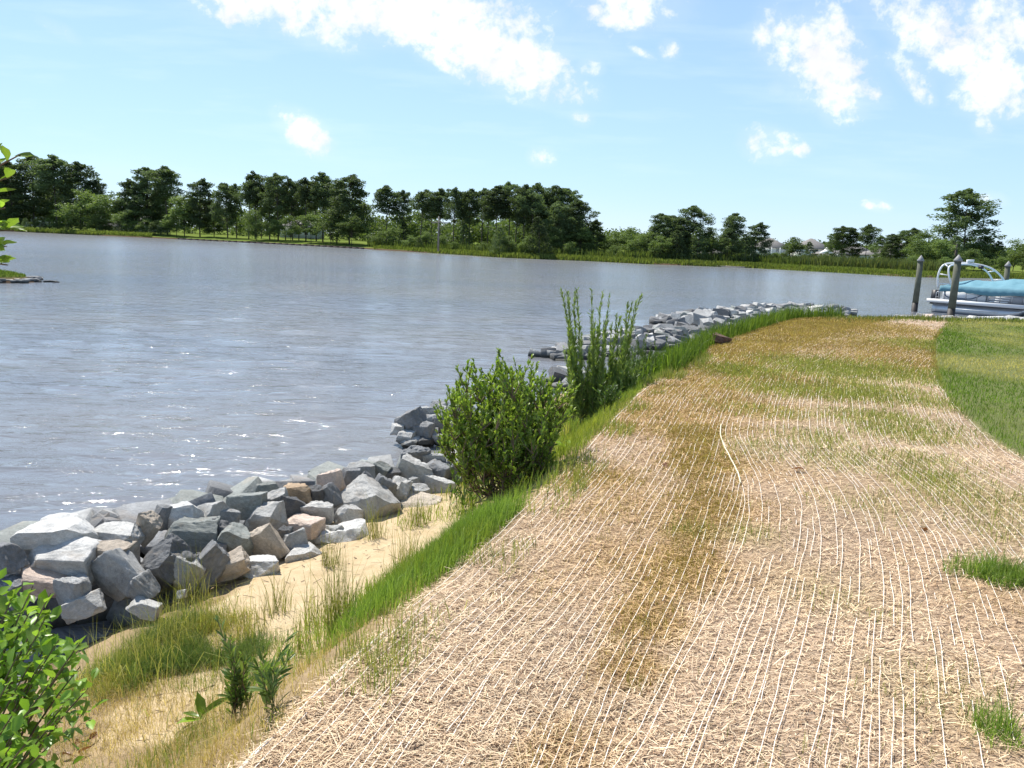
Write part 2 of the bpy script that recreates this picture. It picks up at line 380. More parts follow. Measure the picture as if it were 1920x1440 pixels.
def poly_sd(x, y, P):
    """signed distance to a closed polygon, positive outside"""
    x, y = np.asarray(x, float), np.asarray(y, float); d = np.full(x.shape, 1e9); ins = np.zeros(x.shape, bool)
    A, B = P, np.roll(P, -1, 0)
    for (ax, ay), (bx, by) in zip(A, B):
        ex, ey = bx - ax, by - ay; L = ex * ex + ey * ey + 1e-12
        t = np.clip(((x - ax) * ex + (y - ay) * ey) / L, 0, 1)
        d = np.minimum(d, (x - ax - t * ex) ** 2 + (y - ay - t * ey) ** 2)
        cond = ((ay > y) != (by > y))
        ins ^= cond & (x < ex * (y - ay) / (ey if abs(ey) > 1e-12 else 1e-12) + ax)
    d = np.sqrt(d); return np.where(ins, -d, d)
class SDGrid:
    """signed distance sampled once on a grid, bilinear after that"""
    def __init__(s, P, x0=-7, x1=42, y0=-3, y1=27, h=0.1):
        s.P, s.x0, s.y0, s.h = P, x0, y0, h
        xs, ys = np.arange(x0, x1, h), np.arange(y0, y1, h); s.nx, s.ny = len(xs), len(ys)
        X, Y = np.meshgrid(xs, ys); s.G = poly_sd(X, Y, P)
    def __call__(s, x, y):
        x, y = np.broadcast_arrays(np.asarray(x, float), np.asarray(y, float))
        u, v = (x - s.x0) / s.h, (y - s.y0) / s.h; inside = (u >= 0) & (v >= 0) & (u < s.nx - 1.001) & (v < s.ny - 1.001)
        uc, vc = np.clip(u, 0, s.nx - 1.01), np.clip(v, 0, s.ny - 1.01); i, j = uc.astype(int), vc.astype(int); fu, fv = uc - i, vc - j
        G = s.G; r = (G[j, i] * (1 - fu) + G[j, i + 1] * fu) * (1 - fv) + (G[j + 1, i] * (1 - fu) + G[j + 1, i + 1] * fu) * fv
        if not inside.all(): r = np.array(r); r[~inside] = poly_sd(x[~inside], y[~inside], s.P)
        return r
sd_up, sd_lawn = SDGrid(UPLAND), SDGrid(LAWN)
PROF = np.array([(-50, 0.0), (-0.3, 0.0), (0, -0.02), (0.25, -0.15), (0.6, -0.48), (1.0, -0.70), (1.5, -0.83), (2.0, -0.91), (2.5, -1.06), (3.0, -1.31), (4.0, -1.8), (8, -2.6), (400, -3.5)])
def ground_z(x, y, s=None):
    if s is None: s = sd_up(x, y)
    z = np.interp(s, PROF[:, 0], PROF[:, 1])
    up = np.clip(1 - s / 0.5, 0, 1)
    z = z + vnoise(x * 0.55, y * 0.55, 3) * 0.035 + vnoise(x * 2.1, y * 2.1, 9) * 0.012 * up + vnoise(x * 3, y * 3, 5) * 0.02 * (1 - up)
    return z

def axis(lo, hi, f0, f1, fine, grow):
    a = list(np.arange(f0, f1 + 1e-6, fine)); st = fine
    while a[-1] < hi: st *= grow; a.append(a[-1] + st)
    st = fine
    while a[0] > lo: st *= grow; a.insert(0, a[0] - st)
    return np.array(a)
gx, gy = axis(-70, 150, -3.6, 6.5, 0.07, 1.07), axis(-90, 60, 0.4, 9.5, 0.07, 1.06)
GX, GY = np.meshgrid(gx, gy); S = sd_up(GX, GY); GZ = ground_z(GX, GY, S)
lawn_sd = sd_lawn(GX, GY)
sand_w = np.clip((S - 0.65) / 0.3, 0, 1) * np.clip((7.6 - GY) / .5, 0, 1) * np.clip((GX + 2.15) / .4, 0, 1) * np.clip((GY - 3.05) / 0.5, 0, 1)
lawn_wt = np.clip(0.5 - lawn_sd / 0.15, 0, 1)
ny, nx = GX.shape; I = np.arange(ny * nx).reshape(ny, nx)
Q = np.stack([I[:-1, :-1], I[:-1, 1:], I[1:, 1:], I[1:, :-1]], -1).reshape(-1, 4)
VV = np.stack([GX, GY, GZ], -1).reshape(-1, 3)
fs, fl = sand_w.ravel()[Q].mean(1), lawn_sd.ravel()[Q].mean(1)
cls = np.where(fl < 0, 2, np.where(fs > 0.5, 1, 0))
for i, nm_ in ((0, 'ground'), (1, 'sand'), (2, 'lawn')):
    q = Q[cls == i]; u, inv = np.unique(q, return_inverse=True)
    me = mk_mesh(nm_, VV[u], inv.reshape(-1, 4), smooth=True, attrs={'sand': sand_w.ravel()[u], 'lawn': lawn_wt.ravel()[u]})
    tag(obj(nm_, me, M['ground']), kind='structure')

# ---------------------------------------------------------------- water
az = np.concatenate([np.linspace(-180, -52, 34, endpoint=False), np.linspace(-52, 50, 430), np.linspace(50, 180, 34)[1:-1]]) * PI / 180
rr = np.concatenate([[0.5, 1.5], np.geomspace(3.0, 260, 560), np.geomspace(270, 4000, 24)])
RR, AZ = np.meshgrid(rr, az, indexing='ij'); WX, WY = RR * np.sin(AZ), RR * np.cos(AZ)
dr = np.gradient(rr)[:, None]; WZ = np.zeros_like(WX)
fine = ((AZ > -51 * PI / 180) & (AZ < 49 * PI / 180)).astype(float)
for i in range(96):
    lam = 0.20 * (1.5 / 0.20) ** (rng.random() ** 1.2); th = rng.normal(0.10, 0.27) + PI / 2; kk = 2 * PI / lam
    amp = 0.0050 * lam ** 0.75 * rng.uniform(0.4, 1.0) * 0.62
    ph = rng.random() * 2 * PI; att = np.clip((lam / dr - 2.5) / 3, 0, 1) * fine
    WZ += amp * att * np.sin(kk * (WX * math.cos(th) + WY * math.sin(th)) + ph)
WZ *= np.clip(0.95 + 0.15 * vnoise(WX * 0.12, WY * 0.25, 4), 0.2, 1.3)
n0, n1_ = WX.shape; I = np.arange(n0 * n1_).reshape(n0, n1_); J = np.roll(I, -1, 1)
Q = np.stack([I[:-1], I[1:], J[1:], J[:-1]], -1).reshape(-1, 4)
water = obj('water', mk_mesh('water', np.stack([WX, WY, WZ + WATER], -1), Q, smooth=True), M['water'])
tag(water, kind='structure')

# ---------------------------------------------------------------- far shore land
SHORE = np.array([(-100, 230), (40, 219), (300, 200), (560, 176), (700, 160), (950, 131), (1100, 131), (1200, 126), (1420, 126), (1720, 110), (1900, 122), (2050, 124)], float)
def shore_y(px): return np.interp(px, SHORE[:, 0], SHORE[:, 1])
def world_x(px, y, py=None):
    return at_y(px, 450 + (px - 960) * 0.0384 + 15 if py is None else py, y)[0]
sp_ = [(-420, 150), (-260, 235), (-190, 240)] + [(world_x(p, shore_y(p)), float(shore_y(p))) for p in (-60, 40, 120, 200, 300, 400, 480, 560, 630, 700, 780, 860, 950, 1020, 1100, 1200, 1300, 1420, 1520, 1620, 1720, 1800, 1900, 2020)] + [(120, 128), (170, 105), (260, 60), (420, -20)]
sp_ = catmull(sp_, 3.0)
nrm = np.stack([-np.gradient(sp_[:, 1]), np.gradient(sp_[:, 0])], 1); nrm /= np.linalg.norm(nrm, axis=1)[:, None]
sp_ = sp_ + nrm * (vnoise(sp_[:, 0] * 0.12, sp_[:, 1] * 0.12, 8) * 1.6)[:, None]
cen = np.array([10, -60.0]); outd = sp_ - cen; outd /= np.linalg.norm(outd, axis=1)[:, None]
offs_ = [(-8, -2.6), (-0.6, -1.5), (0, -1.22), (0.5, -1.02), (2, -0.9), (8, -0.75), (20, -0.5), (45, -0.45), (90, -0.4), (200, -0.3), (600, 0), (3500, 0.5)]
V, rows = [], []
for o_, z_ in offs_:
    p = sp_ + outd * o_; zz = z_ + (vnoise(p[:, 0] * 0.2, p[:, 1] * 0.2, 2) * 0.12 if o_ > 0.3 else 0)
    V.append(np.column_stack([p, np.broadcast_to(zz, (len(p),))]))
k = len(sp_); I = np.arange(len(offs_) * k).reshape(len(offs_), k)
Q = np.stack([I[:-1, :-1], I[:-1, 1:], I[1:, 1:], I[1:, :-1]], -1).reshape(-1, 4)
tag(obj('far_shore', mk_mesh('far_shore', np.vstack(V), Q, smooth=True), M['far']), kind='structure')
FAR_OFF = np.array(offs_)
def far_z(y_off): return float(np.interp(y_off, FAR_OFF[:, 0], FAR_OFF[:, 1]))

# ---------------------------------------------------------------- blades (grass, reeds, straw)
def blade_mesh(name, pos, h, w, lean, col, up=1.0):
    N = len(pos); a = rng.random(N) * PI; d = np.stack([np.cos(a), np.sin(a), np.zeros(N)], 1) * (w / 2)[:, None]
    tip = pos + np.stack([lean[:, 0], lean[:, 1], np.maximum(0.05, np.sqrt(np.maximum(0.02, 1 - (lean ** 2).sum(1))))], 1) * h[:, None]
    mid = pos + np.stack([lean[:, 0] * 0.32, lean[:, 1] * 0.32, np.full(N, 0.58)], 1) * h[:, None]
    mid[:, 2] = np.minimum(mid[:, 2], np.maximum(tip[:, 2], pos[:, 2] + 0.3 * h) + 0.05 * h)
    V = np.stack([pos - d, pos + d, mid + d * 0.8, mid - d * 0.8, tip], 1).reshape(-1, 3)
    b = np.arange(N)[:, None] * 5
    return mk_mesh(name, V, b + np.array([[0, 1, 2, 3]]), b + np.array([[3, 2, 4]]), col=np.repeat(col, 5, axis=0))
def lean_rand(N, amt, bias=(0, 0)):
    a = rng.random(N) * 2 * PI; r = np.abs(rng.normal(0, amt, N)).clip(0, 0.9)
    return np.stack([np.cos(a) * r + bias[0], np.sin(a) * r + bias[1]], 1).clip(-0.9, 0.9)
def cols(N, a, b, jit=0.15):
    t = rng.random(N)[:, None]; c = np.asarray(a) * (1 - t) + np.asarray(b) * t
    return c * (1 + rng.normal(0, jit, N))[:, None].clip(0.5, 1.6)
def grass(name, xy, hmin, hmax, w, amt, ca, cb, z_off=-0.01, bias=(0, 0), hfac=None, kind='stuff', parent=None, label=None, cat=None, group=None, zfun=ground_z, origin=None, col=None):
    N = len(xy); z = zfun(xy[:, 0], xy[:, 1]) + z_off
    h = rng.uniform(hmin, hmax, N) * (hfac if hfac is not None else 1.0)
    pos = np.column_stack([xy, z]) - (np.asarray(origin) if origin is not None else 0)
    me = blade_mesh(name, pos, h, np.full(N, w) * rng.uniform(0.6, 1.3, N) if np.isscalar(w) else w, lean_rand(N, amt, bias), cols(N, ca, cb) if col is None else col)
    o = obj(name, me, M['grass'], parent)
    if origin is not None: o.location = origin
    return tag(o, label, cat, group, kind)
GREEN_A, GREEN_B = (0.12, 0.20, 0.035), (0.25, 0.35, 0.085)
YEL_A, YEL_B = (0.16, 0.20, 0.03), (0.30, 0.28, 0.07)
DRY_A, DRY_B = (0.34, 0.25, 0.11), (0.58, 0.46, 0.25)
BRN_A, BRN_B = (0.26, 0.175, 0.065), (0.42, 0.31, 0.12)

# ---------------------------------------------------------------- straw erosion blankets
def resample(P, step):
    P = catmull(P, step / 2); L = np.concatenate([[0], np.cumsum(np.linalg.norm(np.diff(P, axis=0), axis=1))])
    s_ = np.arange(0, L[-1], step); return np.stack([np.interp(s_, L, P[:, 0]), np.interp(s_, L, P[:, 1])], 1)
def smooth_line(P, n):
    for _ in range(n): P[1:-1] = (P[:-2] + 2 * P[1:-1] + P[2:]) / 4
    return P
STEP = 0.04
left_line = smooth_line(resample([(-1.35, 0.2), (-1.02, 1.3)] + edge_w + [(8.3, 20.1)], STEP), 60)
seam_line = smooth_line(resample([(-0.75, 0.1), (-0.15, 1.2)] + seam_w + [(5.2, 13.9), (7.4, 17.3), (9.6, 20.2)], STEP), 40)
def normals(P):
    T = np.gradient(P, axis=0); T /= np.linalg.norm(T, axis=1)[:, None]
    return np.stack([T[:, 1], -T[:, 0]], 1)
# brown and green growth on the blankets, as soft blobs on the ground
BLOBS = [(x, y, r1, w_) for x, y, r1, w_ in (
    (1215, 1170, 0.14, 1.0), (1200, 1260, 0.10, .9), (1290, 1080, .22, .7), (1345, 960, .30, .8), (1330, 870, .35, .9), (1370, 760, .55, 1.1), (1385, 715, .8, 1.2),
    (1250, 800, .6, .8), (1130, 900, .3, .9), (1080, 895, .2, .9), (1200, 960, .4, .6), (1180, 1050, .3, .5), (1340, 650, 1.5, 1.0), (1480, 645, 1.4, .9), (1560, 615, 1.6, .9), (1640, 655, 1.2, 1.0), (1690, 680, 1.0, 1.0),
    (1500, 625, 1.6, .8), (1260, 740, .7, .9), (1240, 780, .5, .9), (1390, 600, 1.5, .7), (1110, 1400, .12, .5), (1010, 1100, .25, .35), (1880, 1130, .2, .3))]
GBLOBS = [(1560, 695, .8, 1.0), (1600, 740, .6, 1.0), (1500, 735, .5, .9), (1650, 700, .8, .8), (1740, 905, .25, 1.0), (1800, 930, .3, .8), (1640, 790, .4, .8), (1690, 815, .35, .8), (1540, 830, .3, .6), (1580, 870, .3, .6),
          (1740, 650, .6, .9), (1720, 760, .4, .6), (1390, 700, .5, .9), (1860, 960, .3, .6), (1700, 870, .3, .7), (1440, 780, .4, .4), (1400, 1010, .12, .7), (1300, 1000, .12, .6), (1900, 1000, .25, .5), (1420, 850, .3, .4), (1640, 950, .25, .4), (1750, 1300, .2, .4), (1550, 1120, .2, .35)]
def blobsum(x, y, B):
    r = np.zeros(np.shape(x))
    for px, py, rad, w_ in B:
        p = at_z(px, py, 0); r = np.maximum(r, w_ * np.exp(-((x - p[0]) ** 2 + (y - p[1]) ** 2) / (2 * rad * rad)))
    return r
def mat_z(x, y): return ground_z(x, y) + 0.012 + vnoise(x * 9, y * 9, 21, 2) * 0.006
def sd_seam(x, y): return np.interp(y, seam_line[:, 1], seam_line[:, 0]) - x
def rut(x, y): return np.exp(-((sd_seam(x, y) - .17 - .012 * y) / (.10 + .014 * y)) ** 2) * np.clip(.75 + .7 * vnoise(x * 1.1, y * 1.1, 41), 0, 1)
def mat_tint(x, y):
    b_ = np.clip(blobsum(x, y, BLOBS) * 1.1 + vnoise(x * 1.3, y * 1.3, 31) * 0.4 + 0.1 * (sd_seam(x, y) > 0) + 0.85 * rut(x, y), 0, 1)[..., None]
    g_ = np.clip(blobsum(x, y, GBLOBS) * 0.6, 0, 1)[..., None]
    base = np.array([1.0, 0.96, 0.93]) * (1 + 0.12 * vnoise(x * 0.8, y * 0.8, 12))[..., None]
    c_ = base * (1 - b_) + np.array([0.87, 0.74, 0.53]) * b_
    return c_ * (1 - g_) + np.array([0.82, 0.86, 0.45]) * g_

def blanket(line, nlines, spacing, width, label, dry_edge, seed):
    root = empty('straw_blanket', (line[0][0], line[0][1], 0))
    tag(root, label, 'erosion blanket', 'straw erosion blankets rolled out on the bank')
    o3 = np.array([line[0][0], line[0][1], 0])
    N_ = normals(line); offs = np.linspace(0, 1, 40); n = len(line)
    wv = np.broadcast_to(width, (n,))
    ragg = vnoise(np.arange(n) * 0.13, np.zeros(n) + seed, seed) * 0.02
    X = line[:, None, 0] + N_[:, None, 0] * (offs[None] * wv[:, None] + ragg[:, None])
    Y = line[:, None, 1] + N_[:, None, 1] * (offs[None] * wv[:, None] + ragg[:, None])
    Z = mat_z(X, Y); Z[:, 0] -= 0.02; Z[:, -1] -= 0.02
    if seed == 2: Z += 0.006
    I = np.arange(X.size).reshape(X.shape); Q = np.stack([I[:-1, :-1], I[:-1, 1:], I[1:, 1:], I[1:, :-1]], -1).reshape(-1, 4)
    obj('mat', mk_mesh('mat', np.stack([X, Y, Z], -1).reshape(-1, 3) - o3, Q, col=mat_tint(X, Y).reshape(-1, 3), smooth=True), M['mat'], root)
    # stitching lines
    V, Q, base = [], [], 0
    for k in range(nlines):
        jx = vnoise(np.arange(n) * 0.09, np.full(n, k * 3.1), seed + 40, 3) * 0.014
        kink = vnoise(np.arange(n) * 0.012, np.full(n, k * 0.5), seed + 60, 2) * 0.02
        off_k = k * spacing + 0.015 + jx + kink
        if k * spacing > np.max(wv): break
        vis = (vnoise(np.arange(n) * 0.10 + k * 11.3, np.full(n, k * 7.7), seed + 80, 3) > -0.16 - .25 * np.sin(k * 2.3)) & (off_k < wv - 0.01)
        x, y = line[:, 0] + N_[:, 0] * off_k, line[:, 1] + N_[:, 1] * off_k
        z = mat_z(x, y) + 0.0145 + (0.006 if seed == 2 else 0)
        hw = 0.0013 + 0.00006 * np.clip(y - 3, 0, 12)
        P0 = np.stack([x - N_[:, 0] * hw, y - N_[:, 1] * hw, z], 1); P1 = np.stack([x, y, z + 0.0008], 1); P2 = np.stack([x + N_[:, 0] * hw, y + N_[:, 1] * hw, z], 1)
        V.append(np.stack([P0, P1, P2], 1).reshape(-1, 3))
        i = np.nonzero(vis[:-1] & vis[1:])[0]
        Q.append(np.stack([base + i * 3, base + i * 3 + 3, base + i * 3 + 4, base + i * 3 + 1], 1)); Q.append(np.stack([base + i * 3 + 1, base + i * 3 + 4, base + i * 3 + 5, base + i * 3 + 2], 1))
        base += n * 3
    tag(obj('stitching', mk_mesh('stitching', np.vstack(V) - o3, np.vstack(Q), smooth=True), M['thread'], root), kind='stuff')
    # loose straw, even in density for the eye: thick near, thin far
    Ns = 115000 if seed == 2 else 70000
    L = np.linalg.norm(np.diff(line, axis=0), axis=1).mean()
    dens = 1 / np.maximum(1.9, line[:, 1]) ** 1.35; dens[line[:, 1] < 1.2] *= 0.2; pr = dens / dens.sum()
    ii = rng.choice(n, Ns, p=pr); u = rng.random(Ns) * wv[ii]; ed = (rng.random(Ns) < .03) & (seed == 1); u = np.where(ed, -np.abs(rng.normal(0, .05, Ns)), u); jit = rng.normal(0, STEP, Ns)
    T_ = np.stack([-N_[:, 1], N_[:, 0]], 1)
    x = line[ii, 0] + N_[ii, 0] * u + T_[ii, 0] * jit; y = line[ii, 1] + N_[ii, 1] * u + T_[ii, 1] * jit
    ang = rng.normal(0, 0.75, Ns) + np.where(rng.random(Ns) < 0.3, PI / 2, 0) + 0.12
    ln = rng.gamma(3, 0.0085, Ns).clip(0.01, 0.11) * (1 + 0.06 * y); hw = rng.uniform(0.0006, 0.0014, Ns) * (1 + 0.10 * np.clip(y - 2, 0, 20))
    z = mat_z(x, y) + rng.uniform(0.002, 0.016, Ns) + (0.006 if seed == 2 else 0) - .006 * (u < 0)
    dx_, dy_ = np.cos(ang) * ln / 2, np.sin(ang) * ln / 2; nx_, ny_ = -np.sin(ang) * hw, np.cos(ang) * hw
    tz = rng.normal(0, 0.10, Ns) * ln; bow = rng.uniform(0, 0.05, Ns) * ln
    c0 = np.stack([x, y, z + np.abs(tz)], 1)
    A = np.stack([dx_, dy_, tz], 1); Nn = np.stack([nx_, ny_, np.zeros(Ns)], 1); Bz = np.stack([np.zeros(Ns)] * 2 + [bow], 1)
    V = np.stack([c0 - A - Nn, c0 - A + Nn, c0 + Nn + Bz, c0 - Nn + Bz, c0 + A + Nn, c0 + A - Nn], 1).reshape(-1, 3) - o3
    b5 = np.arange(Ns)[:, None] * 6; Q = np.vstack([b5 + np.array([[0, 3, 2, 1]]), b5 + np.array([[3, 5, 4, 2]])])
    cs = cols(Ns, (0.60, 0.45, 0.29), (0.91, 0.77, 0.55), 0.17) * mat_tint(x, y)
    dark = rng.random(Ns) < 0.16; cs[dark] *= np.array([0.5, 0.42, 0.36])
    tag(obj('straw', mk_mesh('straw', V, Q, col=np.repeat(cs, 6, 0)), M['straw'], root), kind='stuff')
    return root, o3
# left roll reaches to the seam, the right roll from the seam to the lawn
from_seam = np.array([np.min(np.hypot(seam_line[:, 0] - p[0], seam_line[:, 1] - p[1])) for p in left_line])
bl, o3 = blanket(left_line, 42, 0.037, np.clip(from_seam + 0.03, 0.6, 2.2), 'narrow straw blanket strip along the waterside edge, browner with grass growing through', True, 1)
to_lawn = np.array([np.min(np.hypot(lawn_line[:, 0] - p[0], lawn_line[:, 1] - p[1])) for p in seam_line])
br, o3r = blanket(seam_line, 84, 0.037, np.clip(to_lawn * 1.0, 1.0, 3.1), 'wide pale straw blanket strip beside the lawn with white stitching lines', False, 2)
# the thick edge cord of the right roll and the pale selvedge of the left roll
i0 = (seam_line[:, 1] > 5.2) & (seam_line[:, 1] < 7.0); p = seam_line[i0]
MB().tube(np.column_stack([p, mat_z(p[:, 0], p[:, 1]) + 0.022]) - o3r, 0.0055, 5).build('edge_cord', M['cord'], br, True)
for y0_, y1_ in ((0.8, 3.15), (6.1, 8.9)):
    p = left_line[(left_line[:, 1] > y0_) & (left_line[:, 1] < y1_)][::2]; p = p + normals(p) * (.012 + .008 * vnoise(np.arange(len(p)) * .2, np.zeros(len(p)), 2))[:, None]
    MB().tube(np.column_stack([p, mat_z(p[:, 0], p[:, 1]) + .003 + .003 * vnoise(np.arange(len(p)) * .3, np.zeros(len(p)), 5)]) - o3, 0.0042, 5).build('selvedge', M['thread'], bl, True)

# grass coming up through the blankets
def scatter(n, box, fn):
    out, m = [], 40000
    for _ in range(40):
        q = np.column_stack([rng.uniform(box[0], box[1], m), rng.uniform(box[2], box[3], m)]); out.append(q[rng.random(m) < fn(q[:, 0], q[:, 1])])
        if sum(map(len, out)) >= n: break
    return np.vstack(out)[:n]
def on_mat(x, y): return (sd_up(x, y) < -0.05) & (sd_lawn(x, y) > -0.05)
q = scatter(130000, (-1, 11, 1.5, 20.5), lambda x, y: on_mat(x, y) * np.clip(blobsum(x, y, BLOBS) * 1.2 + vnoise(x * 1.7, y * 1.7, 77) * 0.35 - 0.12 + .12 * (sd_seam(x, y) > 0) + .9 * rut(x, y), 0, 1) * np.clip(0.5 + y / 14, 0, 1))
q = np.vstack([q, scatter(26000, (-1, 3.5, 1.5, 7), lambda x, y: on_mat(x, y) * np.clip(rut(x, y) * 1.1 + blobsum(x, y, BLOBS) * .8 + vnoise(x * 2.4, y * 2.4, 78) * .35 - .3, 0, 1))])
hf = np.where(q[:, 1] < 4.5, 0.72, np.clip(0.6 + q[:, 1] / 40, 0, 1.1))
grass('dry_grass', q, 0.03, 0.085, 0.0030 + 0.0007 * np.clip(q[:, 1] - 3, 0, 20), 0.32, BRN_A, (0.50, 0.40, 0.16), hfac=hf, label='brown drying grass growing through the straw blankets')
q = scatter(42000, (0, 11, 2, 20), lambda x, y: on_mat(x, y) * np.clip(14 / np.maximum(y, 6) - .35, .2, 1) * np.clip(blobsum(x, y, GBLOBS) - 0.12 + vnoise(x * 2.2, y * 2.2, 55) * 0.25, 0, 1))
grass('green_grass', q, 0.03, 0.10, 0.0030 + 0.0007 * np.clip(q[:, 1] - 3, 0, 20), 0.32, (0.18, 0.215, 0.05), (0.38, 0.40, 0.13), label='pale green grass patches sprouting through the wide straw blanket')
q = scatter(2600, (-0.9, 3.2, 1.8, 5), lambda x, y: on_mat(x, y) * np.clip(0.3 + vnoise(x * 1.5, y * 1.5, 91) * 0.9, 0, 1))
grass('sprout_grass', q, 0.02, 0.07, 0.0026, 0.35, (0.16, 0.18, 0.05), (0.34, 0.30, 0.12), label='thin scattered grass sprouts on the near straw')

# lawn
def lawn_d(x, y): return np.clip((.06 - sd_lawn(x, y) + vnoise(x * 3, y * 3, 71) * .16) / .2, 0, 1)
q = scatter(200000, (2.6, 17, 3, 21.6), lambda x, y: lawn_d(x, y) * np.clip(9.0 / np.maximum(y, 3), 0.25, 1))
dryf = np.clip(0.78 + vnoise(q[:, 0] * 0.5, q[:, 1] * 0.5, 14) * 1.5 - 0.8 * np.exp(-np.abs(sd_lawn(q[:, 0], q[:, 1])) / 0.5), 0, 1)[:, None]
lc = cols(len(q), (0.10, 0.17, 0.024), (0.19, 0.275, 0.05), .12) * (1 - dryf * 0.95) + cols(len(q), (0.40, 0.34, 0.14), (0.56, 0.48, 0.24), .1) * dryf * 0.95
edge_h = 1 + 0.9 * np.exp(-np.abs(sd_lawn(q[:, 0], q[:, 1])) / 0.25)
grass('lawn_grass', q, 0.025, 0.055, 0.0032 + 0.0008 * np.clip(q[:, 1] - 4, 0, 20), 0.58, None, None, col=lc, hfac=edge_h, label='mown green lawn with browned patches')

def z_ll(px, py):
    z = -0.4
    for _ in range(12):
        p = at_z(px, py, z); z = 0.5 * z + 0.5 * float(ground_z(p[:1], p[1:2])[0])
    return at_z(px, py, z)
def bl2(x, y, L):
    r = np.zeros(np.shape(x))
    for px, py, rad in L:
        p = z_ll(px, py); r = np.maximum(r, np.exp(-((x - p[0]) ** 2 + (y - p[1]) ** 2) / (2 * rad * rad)))
    return r
# bank grass between blanket and sand, and along the point
def bank_f(x, y):
    s_ = sd_up(x, y); ok = (s_ > 0.02)
    d1 = np.clip(1.5 - np.abs(s_ - 0.52 - .12 * vnoise(y * 1.5, x * 0, 3)) / 0.40, 0, 1) * np.clip((y - 3.35) / .5, 0, 1) * np.clip((5.2 - y) / .5, 0, 1) * (x < 0.6)
    d1 = d1 + .22 * (y > 4.6) * (y < 6.4) * np.clip(1.2 - s_, 0, 1)
    d2 = np.clip(1.6 - s_ / 1.1, 0, 1) * (y >= 6.3) * (y < 8.4) * 0.8
    d3 = np.clip(1.8 - s_ / 1.6, 0, 1) * (y >= 8.4)
    return ok * np.clip((d1 + d2 + d3) * (0.6 + 0.9 * vnoise(x * 2.2, y * 2.2, 61)), 0, 1)
q = np.vstack([scatter(30000, (-2, 3.2, 3.0, 12), bank_f), scatter(17000, (-1.5, .6, 3.2, 5.3), lambda x, y: bank_f(x, y) * np.clip(bl2(x, y, [(760, 1120, .2), (820, 1060, .22), (870, 1020, .24), (920, 970, .26), (720, 1160, .12)]) * 1.3 - .15, 0, 1))])
yel = np.exp(-((q[:, 1] - 7.3) / 1.4) ** 2)[:, None] * 0.9
yel = np.maximum(yel, np.clip(vnoise(q[:, 0] * 3.3, q[:, 1] * 3.3, 49) * 1.1, 0, .6)[:, None])
cc_ = cols(len(q), GREEN_A, GREEN_B) * (1 - yel) + cols(len(q), (0.17, 0.23, 0.03), (0.34, 0.36, 0.08)) * yel
grass('bank_grass', q, 0.05, 0.24, 0.0034 + 0.0006 * np.clip(q[:, 1] - 3, 0, 20), 0.42, None, None, col=cc_, bias=(0.1, -0.05), hfac=np.where(q[:, 1] > 6.5, 0.7, 1.0) * np.clip(1.0 - 0.2 * q[:, 1] / 10, .5, 1), label='bright green grass on the bank between straw blanket and sand')
q = scatter(22000, (1.5, 10, 10, 22), lambda x, y: (sd_up(x, y) > -0.1) * (sd_up(x, y) < 2.1) * (x < 8.2) * np.clip(0.7 + 0.6 * vnoise(x, y, 18), 0, 1))
grass('point_grass', q, 0.16, 0.42, 0.012, 0.35, (0.07, 0.14, 0.02), (0.20, 0.28, 0.05), hfac=np.clip(1.1 - sd_up(q[:, 0], q[:, 1]) * 0.1, .5, 1.2), label='green grass along the shore of the point')
q = scatter(15000, (7.2, 34, 18, 23.5), lambda x, y: np.clip((1.3 - np.abs(sd_up(x, y))) / .6, 0, 1) * np.clip(.55 + vnoise(x * .8, y * .8, 4) * .8, 0, 1))
grass('crest_grass', q, 0.05, 0.16, 0.016, 0.4, (0.10, 0.15, 0.03), (0.25, 0.26, 0.08), label='grassy rim of the point in front of the moored boat')
q = scatter(4200, (-1.2, 3.4, 2.4, 12), lambda x, y: (sd_up(x, y) > -.28) * (sd_up(x, y) < .1) * np.clip(vnoise(x * 2.6, y * 2.6, 44) * 1.6, 0, 1))
grass('edge_grass', q, 0.05, 0.17, 0.0034 + 0.0005 * np.clip(q[:, 1] - 3, 0, 20), 0.5, (0.13, 0.19, 0.04), (0.38, 0.36, 0.13), label='loose grass spilling over the waterside edge of the straw blanket')
q = scatter(420, (-2.2, .3, 3.2, 7), lambda x, y: (sd_up(x, y) > .6) * (sd_up(x, y) < 2.2) * np.clip(.4 + vnoise(x * 2, y * 2, 46), 0, 1))
nd = len(q); a_ = rng.random(nd) * PI; ln = rng.gamma(2, .02, nd).clip(.01, .16); hw = rng.uniform(.001, .003, nd); zz = ground_z(q[:, 0], q[:, 1]) + .004
A_ = np.stack([np.cos(a_) * ln, np.sin(a_) * ln, rng.normal(0, .1, nd) * ln], 1) / 2; B_ = np.stack([-np.sin(a_) * hw, np.cos(a_) * hw, hw * 0], 1); c_ = np.column_stack([q, zz + np.abs(A_[:, 2])]); up3 = np.array([0, 0, 1.0]) * hw[:, None] * 1.4
V = np.stack([c_ - A_ - B_, c_ - A_ + B_, c_ - A_ + up3, c_ + A_ - B_, c_ + A_ + B_, c_ + A_ + up3], 1).reshape(-1, 3); b6 = np.arange(nd)[:, None] * 6
tag(obj('debris', mk_mesh('debris', V, np.vstack([b6 + np.array([[0, 2, 5, 3]]), b6 + np.array([[2, 1, 4, 5]])]), b6 + np.array([[0, 1, 2]]), col=np.repeat(cols(nd, (.10, .07, .045), (.34, .26, .17), .2), 6, 0)), M['straw']), 'dead stems and bits of wrack lying on the sand', kind='stuff')
